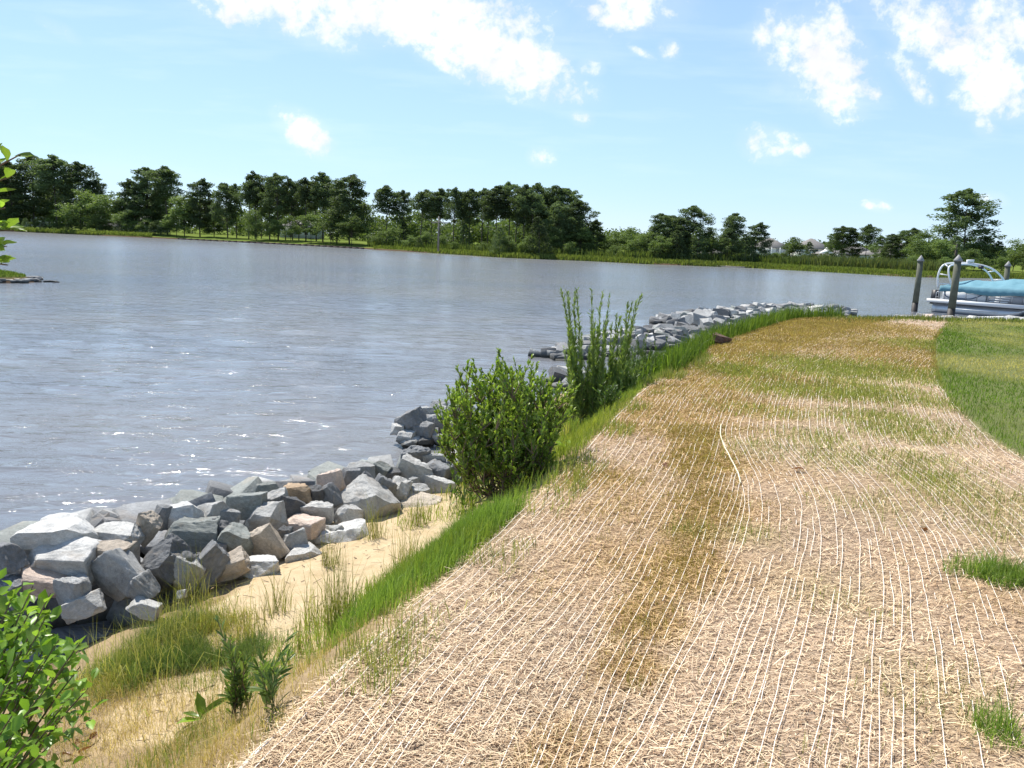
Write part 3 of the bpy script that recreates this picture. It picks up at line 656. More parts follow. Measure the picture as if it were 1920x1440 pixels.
# matted and dry grass at lower left
def ll(x, y): s_ = sd_up(x, y); return (s_ > 0.0) * np.clip((2.3 - s_) / .5, 0, 1) * (y < 5.3)
MATTED = [(170, 1190, .28), (260, 1170, .22), (150, 1260, .25), (230, 1250, .22), (330, 1200, .18), (60, 1200, .3)]
BLUEG = [(280, 1235, .18), (330, 1240, .18), (390, 1250, .16), (300, 1190, .15), (200, 1230, .2), (120, 1200, .2), (420, 1290, .12), (230, 1170, .15)]
DRYG = [(250, 1360, .22), (330, 1400, .2), (180, 1380, .2), (420, 1420, .15), (240, 1310, .2), (400, 1330, .15)]
q = scatter(700, (-3.6, -0.5, 1.4, 5.3), lambda x, y: ll(x, y) * bl2(x, y, MATTED))
grass('arching_grass', q, 0.2, 0.4, 0.0026, 0.6, (0.16, 0.20, 0.04), (0.45, 0.40, 0.16), label='long arching single stalks over the matted grass')
q = scatter(11000, (-3.6, -0.5, 1.4, 5.3), lambda x, y: ll(x, y) * bl2(x, y, MATTED) * np.clip(.35 + 1.2 * vnoise(x * 4, y * 4, 7), 0, 1))
grass('matted_grass', q, 0.03, 0.12, 0.0028, 0.8, (0.17, 0.21, 0.03), (0.50, 0.40, 0.16), bias=(-0.15, -0.3), label='long matted yellow-green grass below the near rocks')
q = scatter(14000, (-3.6, -0.5, 1.4, 5.3), lambda x, y: ll(x, y) * bl2(x, y, BLUEG) * np.clip(.35 + 1.5 * vnoise(x * 5, y * 5, 8), 0, 1))
grass('upright_grass', q, 0.04, 0.15, 0.0026, 0.6, (0.09, 0.16, 0.05), (0.22, 0.28, 0.10), label='finer blue-green grass left of the small weeds')
q = scatter(17000, (-3.2, -0.4, 1.4, 4.4), lambda x, y: ll(x, y) * np.maximum(bl2(x, y, DRYG), 0.22))
grass('dead_grass', q, 0.03, 0.11, 0.0022, 0.95, DRY_A, DRY_B, label='tan dead grass on the bank at lower left')
q = scatter(7500, (-2.6, -0.3, 1.4, 4), lambda x, y: ll(x, y) * np.clip(0.12 + vnoise(x * 3, y * 3, 33) * 0.8, 0, 1))
grass('short_grass', q, 0.04, 0.13, 0.0024, 0.45, (0.10, 0.16, 0.03), (0.26, 0.30, 0.09), label='short sparse green grass on the bank at lower left')
# tufts standing on the sand, each a plant of its own
def tuft(px, py, n, hmin, hmax, rad, ca, cb, amt, label, w=0.0034, name='grass_tuft', group='grass tufts standing apart', p=None):
    p = z_ll(px, py) if p is None else p
    r = rad * rng.random(n) ** .6; a = rng.random(n) * 2 * PI; r = r * (1 + .35 * np.sin(a * 2 + px) + .2 * np.sin(a * 5 + py)); rad = rad * 1.5
    xy = np.column_stack([p[0] + r * np.cos(a), p[1] + r * np.sin(a)])
    zc = float(ground_z(p[:1], p[1:2])[0]); hfac = (1 - .65 * (r / rad) ** 2) * rng.uniform(.45, 1.1, n)
    return grass(name, xy, hmin, hmax, w, amt, ca, cb, hfac=hfac, kind='thing', label=label, cat='grass tuft', group=group, origin=(p[0], p[1], zc))
REED_A, REED_B = (0.14, 0.17, 0.045), (0.36, 0.33, 0.13)
for a_ in ((640, 1190, 150, .25, .55, .10, 'tall thin yellow-green grass tuft on the sand left of the bright green patch'),
           (590, 1170, 70, .15, .4, .10, 'sparse wispy grass tuft on the sand, left neighbour of the tall yellow-green one'),
           (520, 1150, 60, .15, .36, .12, 'thin grass tuft standing on open sand below the white slab'),
           (700, 1010, 60, .15, .4, .10, 'grass tuft at the foot of the largest rounded boulder'),
           (780, 985, 60, .15, .35, .10, 'thin grass tuft in front of the tan boulder at the end of the sand'),
           (360, 1130, 50, .2, .45, .10, 'thin grass stalks at the left end of the sand by the rocks'),
           (620, 1060, 60, .1, .3, .09, 'short dark grass tuft at the foot of the pale scooped rock'),
           (760, 1060, 90, .15, .36, .14, 'loose grass tuft at the upper edge of the bright green patch'),
           (880, 940, 110, .1, .3, .14, 'low grass tuft between the bush and the end of the sand'),
           (470, 1200, 60, .12, .3, .12, 'wispy grass tuft behind the small dark weeds'),
           (560, 1230, 50, .1, .3, .1, 'thin wispy tuft beside the blanket corner right of the small weeds')):
    tuft(a_[0], a_[1], int(a_[2] * 1.5), a_[3] * 1.3, a_[4] * 1.35, a_[5], REED_A, REED_B, 0.32, a_[6])
def flat_p(px, py): q_ = at_z(px, py, 0.0); return np.array([q_[0], q_[1]])
for px, py, n, h0, h1, r_, lb in ((1850, 1085, 1000, .10, .24, .17, 'dense bright green grass tuft on the straw near the right edge'), (1905, 1095, 700, .10, .24, .14, 'bright green grass tuft cut by the right edge of the photo'),
                                 (1865, 1375, 420, .08, .21, .10, 'lone green grass tuft low on the straw at the bottom right')):
    tuft(px, py, n, h0, h1, r_, (0.12, 0.21, 0.03), (0.28, 0.37, 0.10), 0.55, lb, 0.0034, p=flat_p(px, py))
for px, py, n, lb in ((1190, 1290, 130, 'small olive grass tuft on the straw, nearest along the seam'), (1215, 1180, 200, 'olive brown grass tuft halfway down the seam between blankets')):
    tuft(px, py, n, .03, .09, .07, (0.16, 0.14, 0.03), (0.33, 0.27, 0.08), 0.4, lb, 0.003, p=flat_p(px, py))


# ---------------------------------------------------------------- riprap rocks
def clean_hull(bm):
    """rebuild the body from its outer points only"""
    pts = []
    for v in bm.verts:
        if all((v.co - p).length > 1e-3 for p in pts): pts.append(v.co.copy())
    bm.clear(); vs = [bm.verts.new(p) for p in pts]; r_ = bmesh.ops.convex_hull(bm, input=vs)
    bad = list({g for k in ('geom_interior', 'geom_unused') for g in r_[k] if isinstance(g, bmesh.types.BMVert)})
    if bad: bmesh.ops.delete(bm, geom=bad, context='VERTS')
    bmesh.ops.recalc_face_normals(bm, faces=bm.faces[:])
def rock_mesh(seed, flat=0.72):
    r = random.Random(seed); bm = bmesh.new()
    bmesh.ops.create_cube(bm, size=1.0)
    bmesh.ops.scale(bm, vec=(1.25, 1.0, flat), verts=bm.verts)
    for _ in range(r.randint(9, 14)):
        n = Vector((r.gauss(0, 1), r.gauss(0, 1), r.gauss(0, 0.8))).normalized()
        sup = max(v.co.dot(n) for v in bm.verts)
        bmesh.ops.bisect_plane(bm, geom=bm.verts[:] + bm.edges[:] + bm.faces[:], plane_co=n * sup * r.uniform(0.58, 0.86), plane_no=n, clear_outer=True)
        clean_hull(bm)
    loose = [v for v in bm.verts if not v.link_faces]
    if loose: bmesh.ops.delete(bm, geom=loose, context='VERTS')
    bmesh.ops.dissolve_limit(bm, angle_limit=0.06, verts=bm.verts, edges=bm.edges)
    bmesh.ops.bevel(bm, geom=bm.edges[:], offset=0.05, segments=2, profile=0.55, affect='EDGES', clamp_overlap=True)
    bmesh.ops.triangulate(bm, faces=bm.faces[:])
    for _ in range(4):
        es = [e for e in bm.edges if e.calc_length() > 0.085]
        if es: bmesh.ops.subdivide_edges(bm, edges=es, cuts=1); bmesh.ops.triangulate(bm, faces=[f for f in bm.faces if len(f.verts) > 3])
    bm.normal_update()
    co = np.array([v.co for v in bm.verts]); no = np.array([v.normal for v in bm.verts])
    d = vnoise(co[:, 0] * 3 + co[:, 2] * 2.1, co[:, 1] * 3 - co[:, 2] * 1.7, seed, 3) * 0.055 + (np.abs(vnoise(co[:, 0] * 6 + co[:, 2] * 4, co[:, 1] * 6 + co[:, 2] * 5, seed + 5, 3)) - .25) * 0.045
    for v, n, dd in zip(bm.verts, no, d): v.co += Vector(n) * float(dd)
    hb = bm.copy(); clean_hull(hb); hv = hb.calc_volume(); hb.free()
    if bm.calc_volume() < .87 * hv: bm.free(); return rock_mesh(seed + 1000, flat)
    mn, mx = co.min(0), co.max(0)
    for v in bm.verts: v.co = Vector(((v.co.x - (mn[0] + mx[0]) / 2) / (mx[0] - mn[0]), (v.co.y - (mn[1] + mx[1]) / 2) / (mx[1] - mn[1]), (v.co.z - (mn[2] + mx[2]) / 2) / (mx[2] - mn[2])))
    for f in bm.faces: f.smooth = True
    me = bpy.data.meshes.new('rock'); bm.to_mesh(me); bm.free()
    try: me.set_sharp_from_angle(angle=math.radians(38))
    except Exception: pass
    me.materials.append(M['rock']); return me
ROCKS = [rock_mesh(100 + i, random.choice((0.6, 0.72, 0.85))) for i in range(22)]
def rock_lod(seed):
    r = random.Random(seed); bm = bmesh.new(); bmesh.ops.create_cube(bm, size=1.0)
    for _ in range(7):
        n = Vector((r.gauss(0, 1), r.gauss(0, 1), r.gauss(0, 1))).normalized(); sup = max(v.co.dot(n) for v in bm.verts)
        bmesh.ops.bisect_plane(bm, geom=bm.verts[:] + bm.edges[:] + bm.faces[:], plane_co=n * sup * r.uniform(0.62, 0.88), plane_no=n, clear_outer=True)
        clean_hull(bm)
    loose = [v for v in bm.verts if not v.link_faces]
    if loose: bmesh.ops.delete(bm, geom=loose, context='VERTS')
    bmesh.ops.dissolve_limit(bm, angle_limit=0.08, verts=bm.verts, edges=bm.edges)
    bmesh.ops.bevel(bm, geom=bm.edges[:], offset=0.03, segments=1, affect='EDGES', clamp_overlap=True)
    me = bpy.data.meshes.new('rock'); bm.to_mesh(me); bm.free(); me.materials.append(M['rock']); return me
LOD = [rock_lod(300 + i) for i in range(12)]
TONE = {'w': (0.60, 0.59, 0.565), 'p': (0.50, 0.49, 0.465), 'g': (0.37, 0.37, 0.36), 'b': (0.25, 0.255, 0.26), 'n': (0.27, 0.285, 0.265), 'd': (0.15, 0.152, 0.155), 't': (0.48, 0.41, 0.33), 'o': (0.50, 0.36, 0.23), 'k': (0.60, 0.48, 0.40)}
def put_rock(me, loc, size, rot, tone, label, group, mat_col=None):
    o = bpy.data.objects.new('rock', me); COL.objects.link(o)
    o.location = loc; o.scale = size; o.rotation_euler = rot
    j = random.uniform(0.88, 1.12); c = TONE[tone]; o.color = (c[0] * j, c[1] * j, c[2] * j, 1)
    return tag(o, label, 'rock', group)
RUB = {}
def rubble(key, me, loc, size, rot, tone):
    """a stone joined into one heap"""
    from mathutils import Euler
    n = len(me.vertices); V = np.empty(n * 3, dtype=np.float32); me.vertices.foreach_get('co', V); V = V.reshape(-1, 3) * np.asarray(size)
    V = V @ np.array(Euler(rot).to_matrix()).T + np.asarray(loc); me.calc_loop_triangles(); T = np.empty(len(me.loop_triangles) * 3, dtype=np.int32); me.loop_triangles.foreach_get('vertices', T)
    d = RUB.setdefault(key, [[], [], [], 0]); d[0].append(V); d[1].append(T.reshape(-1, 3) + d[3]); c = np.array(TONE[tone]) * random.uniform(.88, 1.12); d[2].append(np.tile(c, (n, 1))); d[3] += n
def rubble_build(key, label):
    d = RUB[key]; tag(obj('rubble', mk_mesh('rubble', np.vstack(d[0]), None, np.vstack(d[1]), col=np.vstack(d[2])), M['rubble']), label, kind='stuff')
TW = {'w': 'whitish', 'p': 'pale', 'g': 'grey', 'b': 'blue grey', 'n': 'greenish grey', 'd': 'dark', 't': 'tan', 'o': 'orange tan', 'k': 'pinkish'}
FRONT = np.array([(-80, 1130), (0, 1130), (200, 1145), (340, 1150), (520, 1085), (680, 1010), (830, 965), (920, 930)], float)
BACK = np.array([(-80, 1030), (0, 1010), (100, 985), (330, 945), (500, 905), (620, 885), (760, 850), (830, 845), (920, 830)], float)
def pile_z(px, py):
    f, b_ = np.interp(px, FRONT[:, 0], FRONT[:, 1]), np.interp(px, BACK[:, 0], BACK[:, 1])
    return -0.60 - 0.36 * float(np.clip((py - b_) / (f - b_), 0, 1))
G1 = 'rocks of the near riprap pile'
NEAR = [
 (105, 1010, 150, 66, 'w', 0, 0, 'large flat topped pale slab at the water edge, far left of near pile'),
 (220, 1007, 115, 44, 'p', 0, 1, 'flat pale rock right of the big slab, on the water side'),
 (107, 1053, 138, 60, 'w', 0, 2, 'wide white topped block in front of the big flat slab'),
 (272, 990, 48, 60, 't', 40, 3, 'small tan grey upright rock leaning against the flat pale rock'),
 (0, 1045, 66, 84, 'b', 60, 4, 'blue grey rock cut by the left edge of the photo, upper'),
 (210, 1042, 88, 56, 't', 5, 5, 'tan grey rounded rock behind the big tilted grey boulder'),
 (225, 1075, 108, 92, 'g', -30, 6, 'big tilted grey boulder in the front row of the left pile'),
 (302, 1062, 88, 108, 'd', 40, 7, 'dark ridged rock tilted down to the right beside the grey boulder'),
 (350, 1072, 60, 66, 'p', 25, 8, 'bright angular rock standing right of the dark ridged one'),
 (387, 1062, 58, 86, 'b', 50, 9, 'dark grey upright rock between bright angular and tan upright rocks'),
 (427, 1062, 50, 76, 't', 60, 10, 'tan speckled upright rock at the front of the pile'),
 (72, 1092, 90, 42, 'k', 5, 11, 'pinkish pale flat rock below the white topped block'),
 (137, 1107, 82, 62, 'g', -10, 12, 'rough blue grey rock right of the pinkish flat rock'),
 (18, 1108, 60, 62, 'b', 0, 13, 'dark blue grey rock low at the left edge above the leafy shrub'),
 (262, 1102, 54, 52, 'g', -35, 14, 'small pointed rock half hidden by grass below the tilted boulder'),
 (150, 1137, 82, 40, 'p', -25, 15, 'narrow slanting pale rock lying in the matted grass'),
 (272, 1138, 82, 30, 'p', 0, 16, 'low pale rock at the front in grass, left of the sand'),
 (350, 1000, 112, 56, 'n', 0, 17, 'large greenish grey flat sided rock in the middle row left'),
 (335, 966, 80, 46, 'w', -5, 18, 'bright whitish rock in the top row above the greenish grey one'),
 (304, 967, 40, 46, 'b', 0, 19, 'small dark grey rock at the left end of the top row'),
 (390, 962, 80, 44, 'p', -8, 20, 'bright grey rock in the top row right of the whitish one'),
 (398, 1000, 46, 60, 'd', 30, 21, 'dark rock filling the gap right of the greenish grey one'),
 (440, 1015, 80, 50, 'n', 30, 0, 'greenish grey oblong rock sloping to the right in mid pile'),
 (432, 972, 42, 40, 'g', 0, 1, 'small grey rock between top row and the oblong greenish rock'),
 (312, 1036, 40, 40, 'b', 30, 2, 'small blue grey rock wedged above the bright angular one'),
 (408, 1028, 34, 28, 'b', 0, 3, 'little grey rock wedged left of the greenish oblong rock'),
 (460, 948, 86, 50, 'n', -8, 4, 'grey green rock in the top row, left of the pale greenish one'),
 (515, 938, 56, 42, 'p', -20, 5, 'pale greenish rock in the top row left of the orange tan rock'),
 (505, 918, 52, 32, 'n', 0, 6, 'dark greenish rock at the water side of the top row'),
 (488, 970, 88, 50, 'p', -10, 7, 'light grey flat rock in mid pile with a dark underside'),
 (545, 952, 54, 44, 'd', 10, 8, 'dark grey angular rock below the orange tan rock'),
 (560, 922, 54, 34, 'o', 0, 9, 'orange tan rock in the top row of the pile'),
 (593, 926, 34, 36, 'd', 0, 10, 'dark narrow rock right of the orange tan rock'),
 (617, 928, 40, 46, 'b', -25, 11, 'steep blue grey rock below the white pink rock'),
 (620, 900, 58, 40, 'k', -15, 12, 'white and pink rock at the top of the pile by the water'),
 (595, 960, 62, 42, 'p', 0, 13, 'rounded light grey rock in mid pile above the long pale slab'),
 (565, 985, 78, 34, 'k', 5, 14, 'long flat pale slab in mid pile with a tan end'),
 (497, 1018, 62, 66, 't', -35, 15, 'grey brown rock standing upright above the white slab'),
 (551, 1018, 68, 48, 'g', -25, 16, 'smooth grey rock leaning right in the front row'),
 (533, 1002, 36, 40, 'd', 0, 17, 'dark rock wedged under the long pale slab'),
 (653, 967, 56, 44, 'w', 15, 18, 'pale rock left of the largest rounded boulder'),
 (690, 950, 122, 84, 'p', 22, 19, 'largest rounded pale boulder in the right part of near pile'),
 (620, 998, 58, 34, 'g', 0, 20, 'low grey rock behind the pale scooped rock'),
 (640, 1015, 106, 56, 'w', -8, 21, 'pale scooped rock on the sand at the front of the pile'),
 (573, 1048, 78, 52, 'p', -10, 0, 'light grey rock on the sand left of the scooped one'),
 (488, 1067, 96, 46, 'w', -12, 1, 'white flat slab lying at the front on the sand'),
 (658, 897, 38, 44, 'b', 0, 2, 'dark grey rock right of the white pink rock'),
 (676, 886, 58, 38, 'g', 0, 3, 'grey rock in the top row above the narrow slanted rocks'),
 (711, 882, 38, 40, 'n', 20, 4, 'blocky grey green rock at the top of the pile by the water'),
 (687, 906, 34, 46, 'b', -40, 5, 'narrow slanted dark rock above the largest boulder'),
 (714, 926, 58, 66, 'b', 25, 6, 'dark wedge shaped rock behind the largest boulder'),
 (743, 926, 48, 62, 'p', 10, 7, 'light upright rock right of the dark wedge shaped one'),
 (734, 890, 36, 30, 'd', 0, 8, 'small black rock in the shade of the top row'),
 (778, 888, 70, 54, 'p', 15, 9, 'pale pyramid shaped rock near the right end of the pile'),
 (783, 926, 52, 38, 'g', 5, 10, 'rounded grey rock above the tan boulder'),
 (787, 954, 92, 48, 't', -3, 11, 'tan flat boulder at the end of the sand'),
 (777, 856, 58, 44, 'b', -5, 12, 'dark sided angular rock at the top right by the water'),
 (815, 864, 44, 34, 'g', 0, 13, 'grey rock right of the dark sided angular rock'),
 (818, 884, 52, 40, 'b', 10, 14, 'blue grey rock with a sharp edge near the bush'),
 (823, 918, 64, 46, 'p', 10, 15, 'pale ridged rock left of the big bush'),
 (866, 888, 74, 70, 'g', -15, 16, 'large grey rock partly behind the bush leaves'),
 (838, 872, 34, 34, 'b', 20, 17, 'small angular rock above the pale ridged rock'),
 (774, 906, 30, 28, 'g', 0, 18, 'little grey rock under the pyramid shaped rock'),
 (900, 915, 50, 40, 'b', 0, 19, 'grey rock in the shade at the foot of the bush'),
 (340, 1110, 20, 18, 'w', 0, 20, 'tiny white stone at the left end of the sand')]
for (px, py, w, h, tn, tilt, mi, lb) in NEAR:
    z = pile_z(px, py); p = at_z(px, py, z); dep = float((p - np.array([0, 0, EYE])) @ FW)
    W_, H_ = w * dep / F, h * dep / F
    put_rock(ROCKS[mi], p + np.array([0, 0.1 * W_, -0.02]), (W_ * .94, max(W_ * random.uniform(0.48, 0.7), H_ * .56), H_ * .95), (random.uniform(-.2, .35), math.radians(tilt) + random.uniform(-.12, .12), random.uniform(-.4, .4)), tn, lb, G1)
# smaller stones filling the body of the pile, and the toe under water
for k in range(110):
    px = random.uniform(-60, 900); f, b_ = np.interp(px, FRONT[:, 0], FRONT[:, 1]), np.interp(px, BACK[:, 0], BACK[:, 1])
    v_ = random.uniform(0.08, 0.95); py = b_ + (f - b_) * v_
    p = at_z(px, py, pile_z(px, py) - 0.1); s_ = random.uniform(0.22, 0.36)
    p = p + np.array([random.uniform(-.05, .05), 0.18, -0.24])
    rubble('near', LOD[k % 12], p, (s_ * 1.2, s_, s_ * .8), (random.uniform(-.5, .5), random.uniform(-.5, .5), random.uniform(0, 6.28)), random.choice('ddbb'))  # dark tones put the shade of the gaps into the filler stones' colour
for k in range(60):
    px = random.uniform(-60, 880); b_ = np.interp(px, BACK[:, 0], BACK[:, 1])
    p = at_z(px, b_ - 2, -0.78); s_ = random.uniform(0.25, 0.42)
    q_ = p + np.array([random.uniform(-.1, .1) - .1, random.uniform(0.12, .55), 0]); q_[2] = -0.98 - 0.42 * (q_[1] - p[1] - 0.12)
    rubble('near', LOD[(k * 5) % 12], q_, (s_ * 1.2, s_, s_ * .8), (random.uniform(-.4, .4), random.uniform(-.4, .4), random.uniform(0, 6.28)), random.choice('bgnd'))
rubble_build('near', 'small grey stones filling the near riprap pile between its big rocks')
G2 = 'rocks of the small clump beyond the near pile'
CLUMP = [(773, 797, 52, 44, 'b', -30, 'slanted dark sided rock on the left of the small clump in the water'), (800, 778, 40, 26, 'g', 0, 'rock on top of the small clump left of the bush'), (793, 812, 38, 36, 'b', 0, 'dark cube shaped rock in the middle of the small clump'),
 (806, 790, 38, 24, 'g', 0, 'flat grey rock in the upper middle of the small clump'), (760, 818, 34, 18, 'p', 0, 'low rock at the left foot of the small clump, in the water'), (813, 815, 22, 24, 'p', 0, 'small pale stone low in the small clump'),
 (823, 825, 22, 18, 'p', 0, 'lowest pale stone of the small clump by the bush'), (822, 800, 30, 30, 'b', 20, 'dark rock of the small clump touching the bush leaves'), (821, 770, 34, 24, 'b', 0, 'dark topmost rock of the small clump beside the bush'),
 (746, 805, 24, 16, 'w', 0, 'white stone at the left tip of the small clump'), (840, 800, 40, 40, 'g', 0, 'grey rock of the small clump seen through the bush'), (842, 778, 40, 30, 'g', 0, 'upper grey rock of the small clump behind the bush'), (772, 826, 40, 12, 'w', 0, 'wet pale stone awash at the foot of the small clump'), (800, 826, 34, 14, 'd', 0, 'dark wet stone awash below the cube shaped rock')]
for i, (px, py, w, h, tn, tilt, lb) in enumerate(CLUMP):
    z = WATER + 0.08 + max(0, (828 - py)) * 0.0055; p = at_z(px, py, z); dep = float((p - np.array([0, 0, EYE])) @ FW); W_, H_ = w * dep / F, h * dep / F
    put_rock(ROCKS[(i * 3 + 5) % 22], p, (W_ * 1.1, W_ * .85, H_ * 1.15), (random.uniform(-.2, .2), math.radians(tilt), random.uniform(-.4, .4)), tn, lb, G2)
for i in range(12):
    px, py = random.uniform(775, 870), random.uniform(785, 826); p = at_z(px, py, WATER + 0.02 + (828 - py) * 0.004); s_ = random.uniform(.22, .34)
    rubble('clump', LOD[i % 12], p + np.array([0.05, .2, -.16]), (s_, s_, s_ * .8), (0, 0, random.uniform(0, 6)), random.choice('dbg'))
rubble_build('clump', 'small dark stones inside the rock clump beyond the near pile')
# breakwaters out along the point
def spit(pts, hw, ht, n, smin, smax, label, group, tones='pggbgbbdndw', share=.45):
    """pts: pixels of the water line on the axis; stones heap up to ht above the water over half width hw"""
    ax = catmull([at_z(x, y, WATER)[:2] for x, y in pts], 0.2); T = np.gradient(ax, axis=0); T /= np.linalg.norm(T, axis=1)[:, None]
    L_ = []
    for k in range(n):
        i = random.randrange(len(ax)); o_ = random.uniform(-1, 1); e = min(1, i / 6 + .35, (len(ax) - 1 - i) / 6 + .35)
        q_ = ax[i] + np.array([-T[i, 1], T[i, 0]]) * o_ * hw; z = WATER - 0.05 + ht * e * (1 - abs(o_) ** 1.5) * random.uniform(.75, 1.05)
        L_.append((z + (0.12 if o_ < 0 else 0) + random.uniform(0, .1), i, o_, q_, z, random.uniform(smin, smax), random.choice(tones)))
    L_.sort(key=lambda v_: -v_[0])
    for k, (_, i, o_, q_, z, s_, tn) in enumerate(L_):
        args = (LOD[k % 12] if q_[1] > 15 else ROCKS[k % 22], (q_[0], q_[1], z), (s_ * random.uniform(1, 1.5), s_, s_ * random.uniform(.55, .85)), (random.uniform(-.35, .35), random.uniform(-.35, .35), random.uniform(0, 6.28)), tn)
        if k < n * share:
            sec = ('left', 'middle', 'right')[min(2, int(3 * i / len(ax)))]; row = 'on the crest' if abs(o_) < .4 else ('on the water side' if o_ > 0 else 'on the near side')
            put_rock(*args, '%s rock %s, %s part of %s' % (TW[tn], row, sec, label), group)
        else: rubble(label, *args[:4], random.choice('dbdg'))  # lower stones coloured darker to paint in shadow between the upper ones
    if label in RUB: rubble_build(label, 'lower stones of ' + label)
spit([(1022, 671), (1075, 668), (1130, 663)], 0.5, 0.28, 44, .22, .38, 'the low breakwater', 'rocks of the low breakwater behind the tall weeds')
spit([(1060, 705), (1078, 722), (1110, 735)], 0.5, 0.3, 22, .22, .4, 'the weedy shore', 'shore rocks beside the tall weeds')
spit([(1110, 662), (1190, 648), (1250, 641), (1310, 634)], 0.95, 0.44, 190, .26, .46, 'the middle breakwater', 'rocks of the middle breakwater')
spit([(1272, 612), (1320, 603), (1390, 596), (1450, 590), (1530, 587), (1592, 590)], 1.2, 0.38, 280, .28, .52, 'the long far breakwater', 'rocks of the long far breakwater')
spit([(1300, 628), (1340, 610), (1400, 600)], 0.9, 0.5, 60, .3, .55, 'the heap joining point and breakwater', 'rocks linking the far breakwater to the point')
R5 = [at_z(x, 592, -0.05) for x in range(1690, 1960, 9)]
for k, p in enumerate(R5):
    s_ = random.uniform(.28, .5); q_ = np.array([p[0], p[1] + 1.3 + random.uniform(0, .4)]); s0 = float(sd_up(q_[:1], q_[1:])[0]); q_[1] += 0.75 - s0
    put_rock(LOD[k % 12], (q_[0], q_[1], -0.10 - random.uniform(0, .06)), (s_ * 1.5, s_, s_ * .6), (random.uniform(-.2, .2), random.uniform(-.2, .2), random.uniform(0, 6)), random.choice('ppwkgd'), 'pale rock along the rim of the point below the moored boat', 'rim rocks below the boat')

# ---------------------------------------------------------------- islet at the left edge
ic = np.array([-27.1, 39.0]); th_ = np.linspace(0, 2 * PI, 40, endpoint=False); V, rings = [], ((4.3, -1.6), (3.9, -1.28), (3.5, -1.12), (2.6, -0.95), (1.2, -0.86), (0.02, -0.84))
for r_, z_ in rings: V.append(np.column_stack([ic[0] + np.cos(th_) * r_ * 0.95, ic[1] + np.sin(th_) * r_ * 0.55, z_ + vnoise(np.cos(th_) * 2, np.sin(th_) * 2, 4) * 0.04]))
I = np.arange(len(rings) * 40).reshape(-1, 40); J = np.roll(I, -1, 1); Q = np.stack([I[:-1], J[:-1], J[1:], I[1:]], -1).reshape(-1, 4)
tag(obj('islet', mk_mesh('islet', np.vstack(V), Q, smooth=True), M['far']), kind='structure')
def islet_z(x, y): r_ = np.hypot((x - ic[0]) / .95, (y - ic[1]) / .55); return np.interp(r_, [0, 1.2, 2.6, 3.5, 3.9], [-.84, -.86, -.95, -1.12, -1.28])
a = rng.random(5000) * 2 * PI; r_ = 3.3 * np.sqrt(rng.random(5000)); q = np.column_stack([ic[0] + np.cos(a) * r_ * .95, ic[1] + np.sin(a) * r_ * .55])
grass('islet_grass', q, 0.08, 0.2, 0.03, 0.4, (0.07, 0.12, 0.025), (0.17, 0.22, 0.05), zfun=islet_z, label='short grass on the small islet at the left edge')
for k in range(60):
    a_ = random.uniform(-PI, PI * .2); r_ = random.uniform(3.5, 4.0); s_ = random.uniform(.2, .42)
    rubble('islet', LOD[k % 12], (ic[0] + math.cos(a_) * r_ * .95, ic[1] + math.sin(a_) * r_ * .55, random.uniform(-1.28, -1.14)), (s_ * 1.5, s_, s_ * .6), (0, 0, random.uniform(0, 6)), random.choice('dbbgt'))
rubble_build('islet', 'dark stones rimming the small grassy islet at the left edge')
for k in range(4):
    put_rock(LOD[k], (-23.3 + k * .2 + random.uniform(-.1, .1), 39.3 + random.uniform(-.3, .5), -1.3), (.3, .2, .16), (0, 0, k), 'd', 'small dark stone awash off the tip of the islet', 'stones awash off the islet')

# ---------------------------------------------------------------- leaves and bushes close by
def leaf_geo(n, pos, dirv, length, width, col, fold=0.25, droop=0.15):
    """n leaves as folded pointed blades of six triangles each"""
    dirv = dirv / np.linalg.norm(dirv, axis=1)[:, None]
    ref = rng.normal(0, 0.5, (n, 3)) + np.array([0, 0, 1.0]); side = np.cross(dirv, ref); side /= np.linalg.norm(side, axis=1)[:, None] + 1e-9
    nor = np.cross(side, dirv)
    L, Wd = length[:, None], width[:, None]
    p = lambda u, s_, k: pos + dirv * L * u + side * Wd * s_ / 2 + nor * (Wd * fold * abs(s_) - L * droop * u * u * k)
    V = np.stack([p(0, 0, 1), p(.33, -0.8, 1), p(.36, 0, 1), p(.33, .8, 1), p(.68, -1, 1), p(.7, 0, 1), p(.68, 1, 1), p(1, 0, 1)], 1).reshape(-1, 3)
    b_ = np.arange(n)[:, None] * 8
    T = np.vstack([b_ + np.array([[0, 2, 1]]), b_ + np.array([[0, 3, 2]]), b_ + np.array([[4, 5, 7]]), b_ + np.array([[5, 6, 7]])])
    Qd = np.vstack([b_ + np.array([[1, 2, 5, 4]]), b_ + np.array([[2, 3, 6, 5]])])
    return V, Qd, T, np.repeat(col, 8, 0)
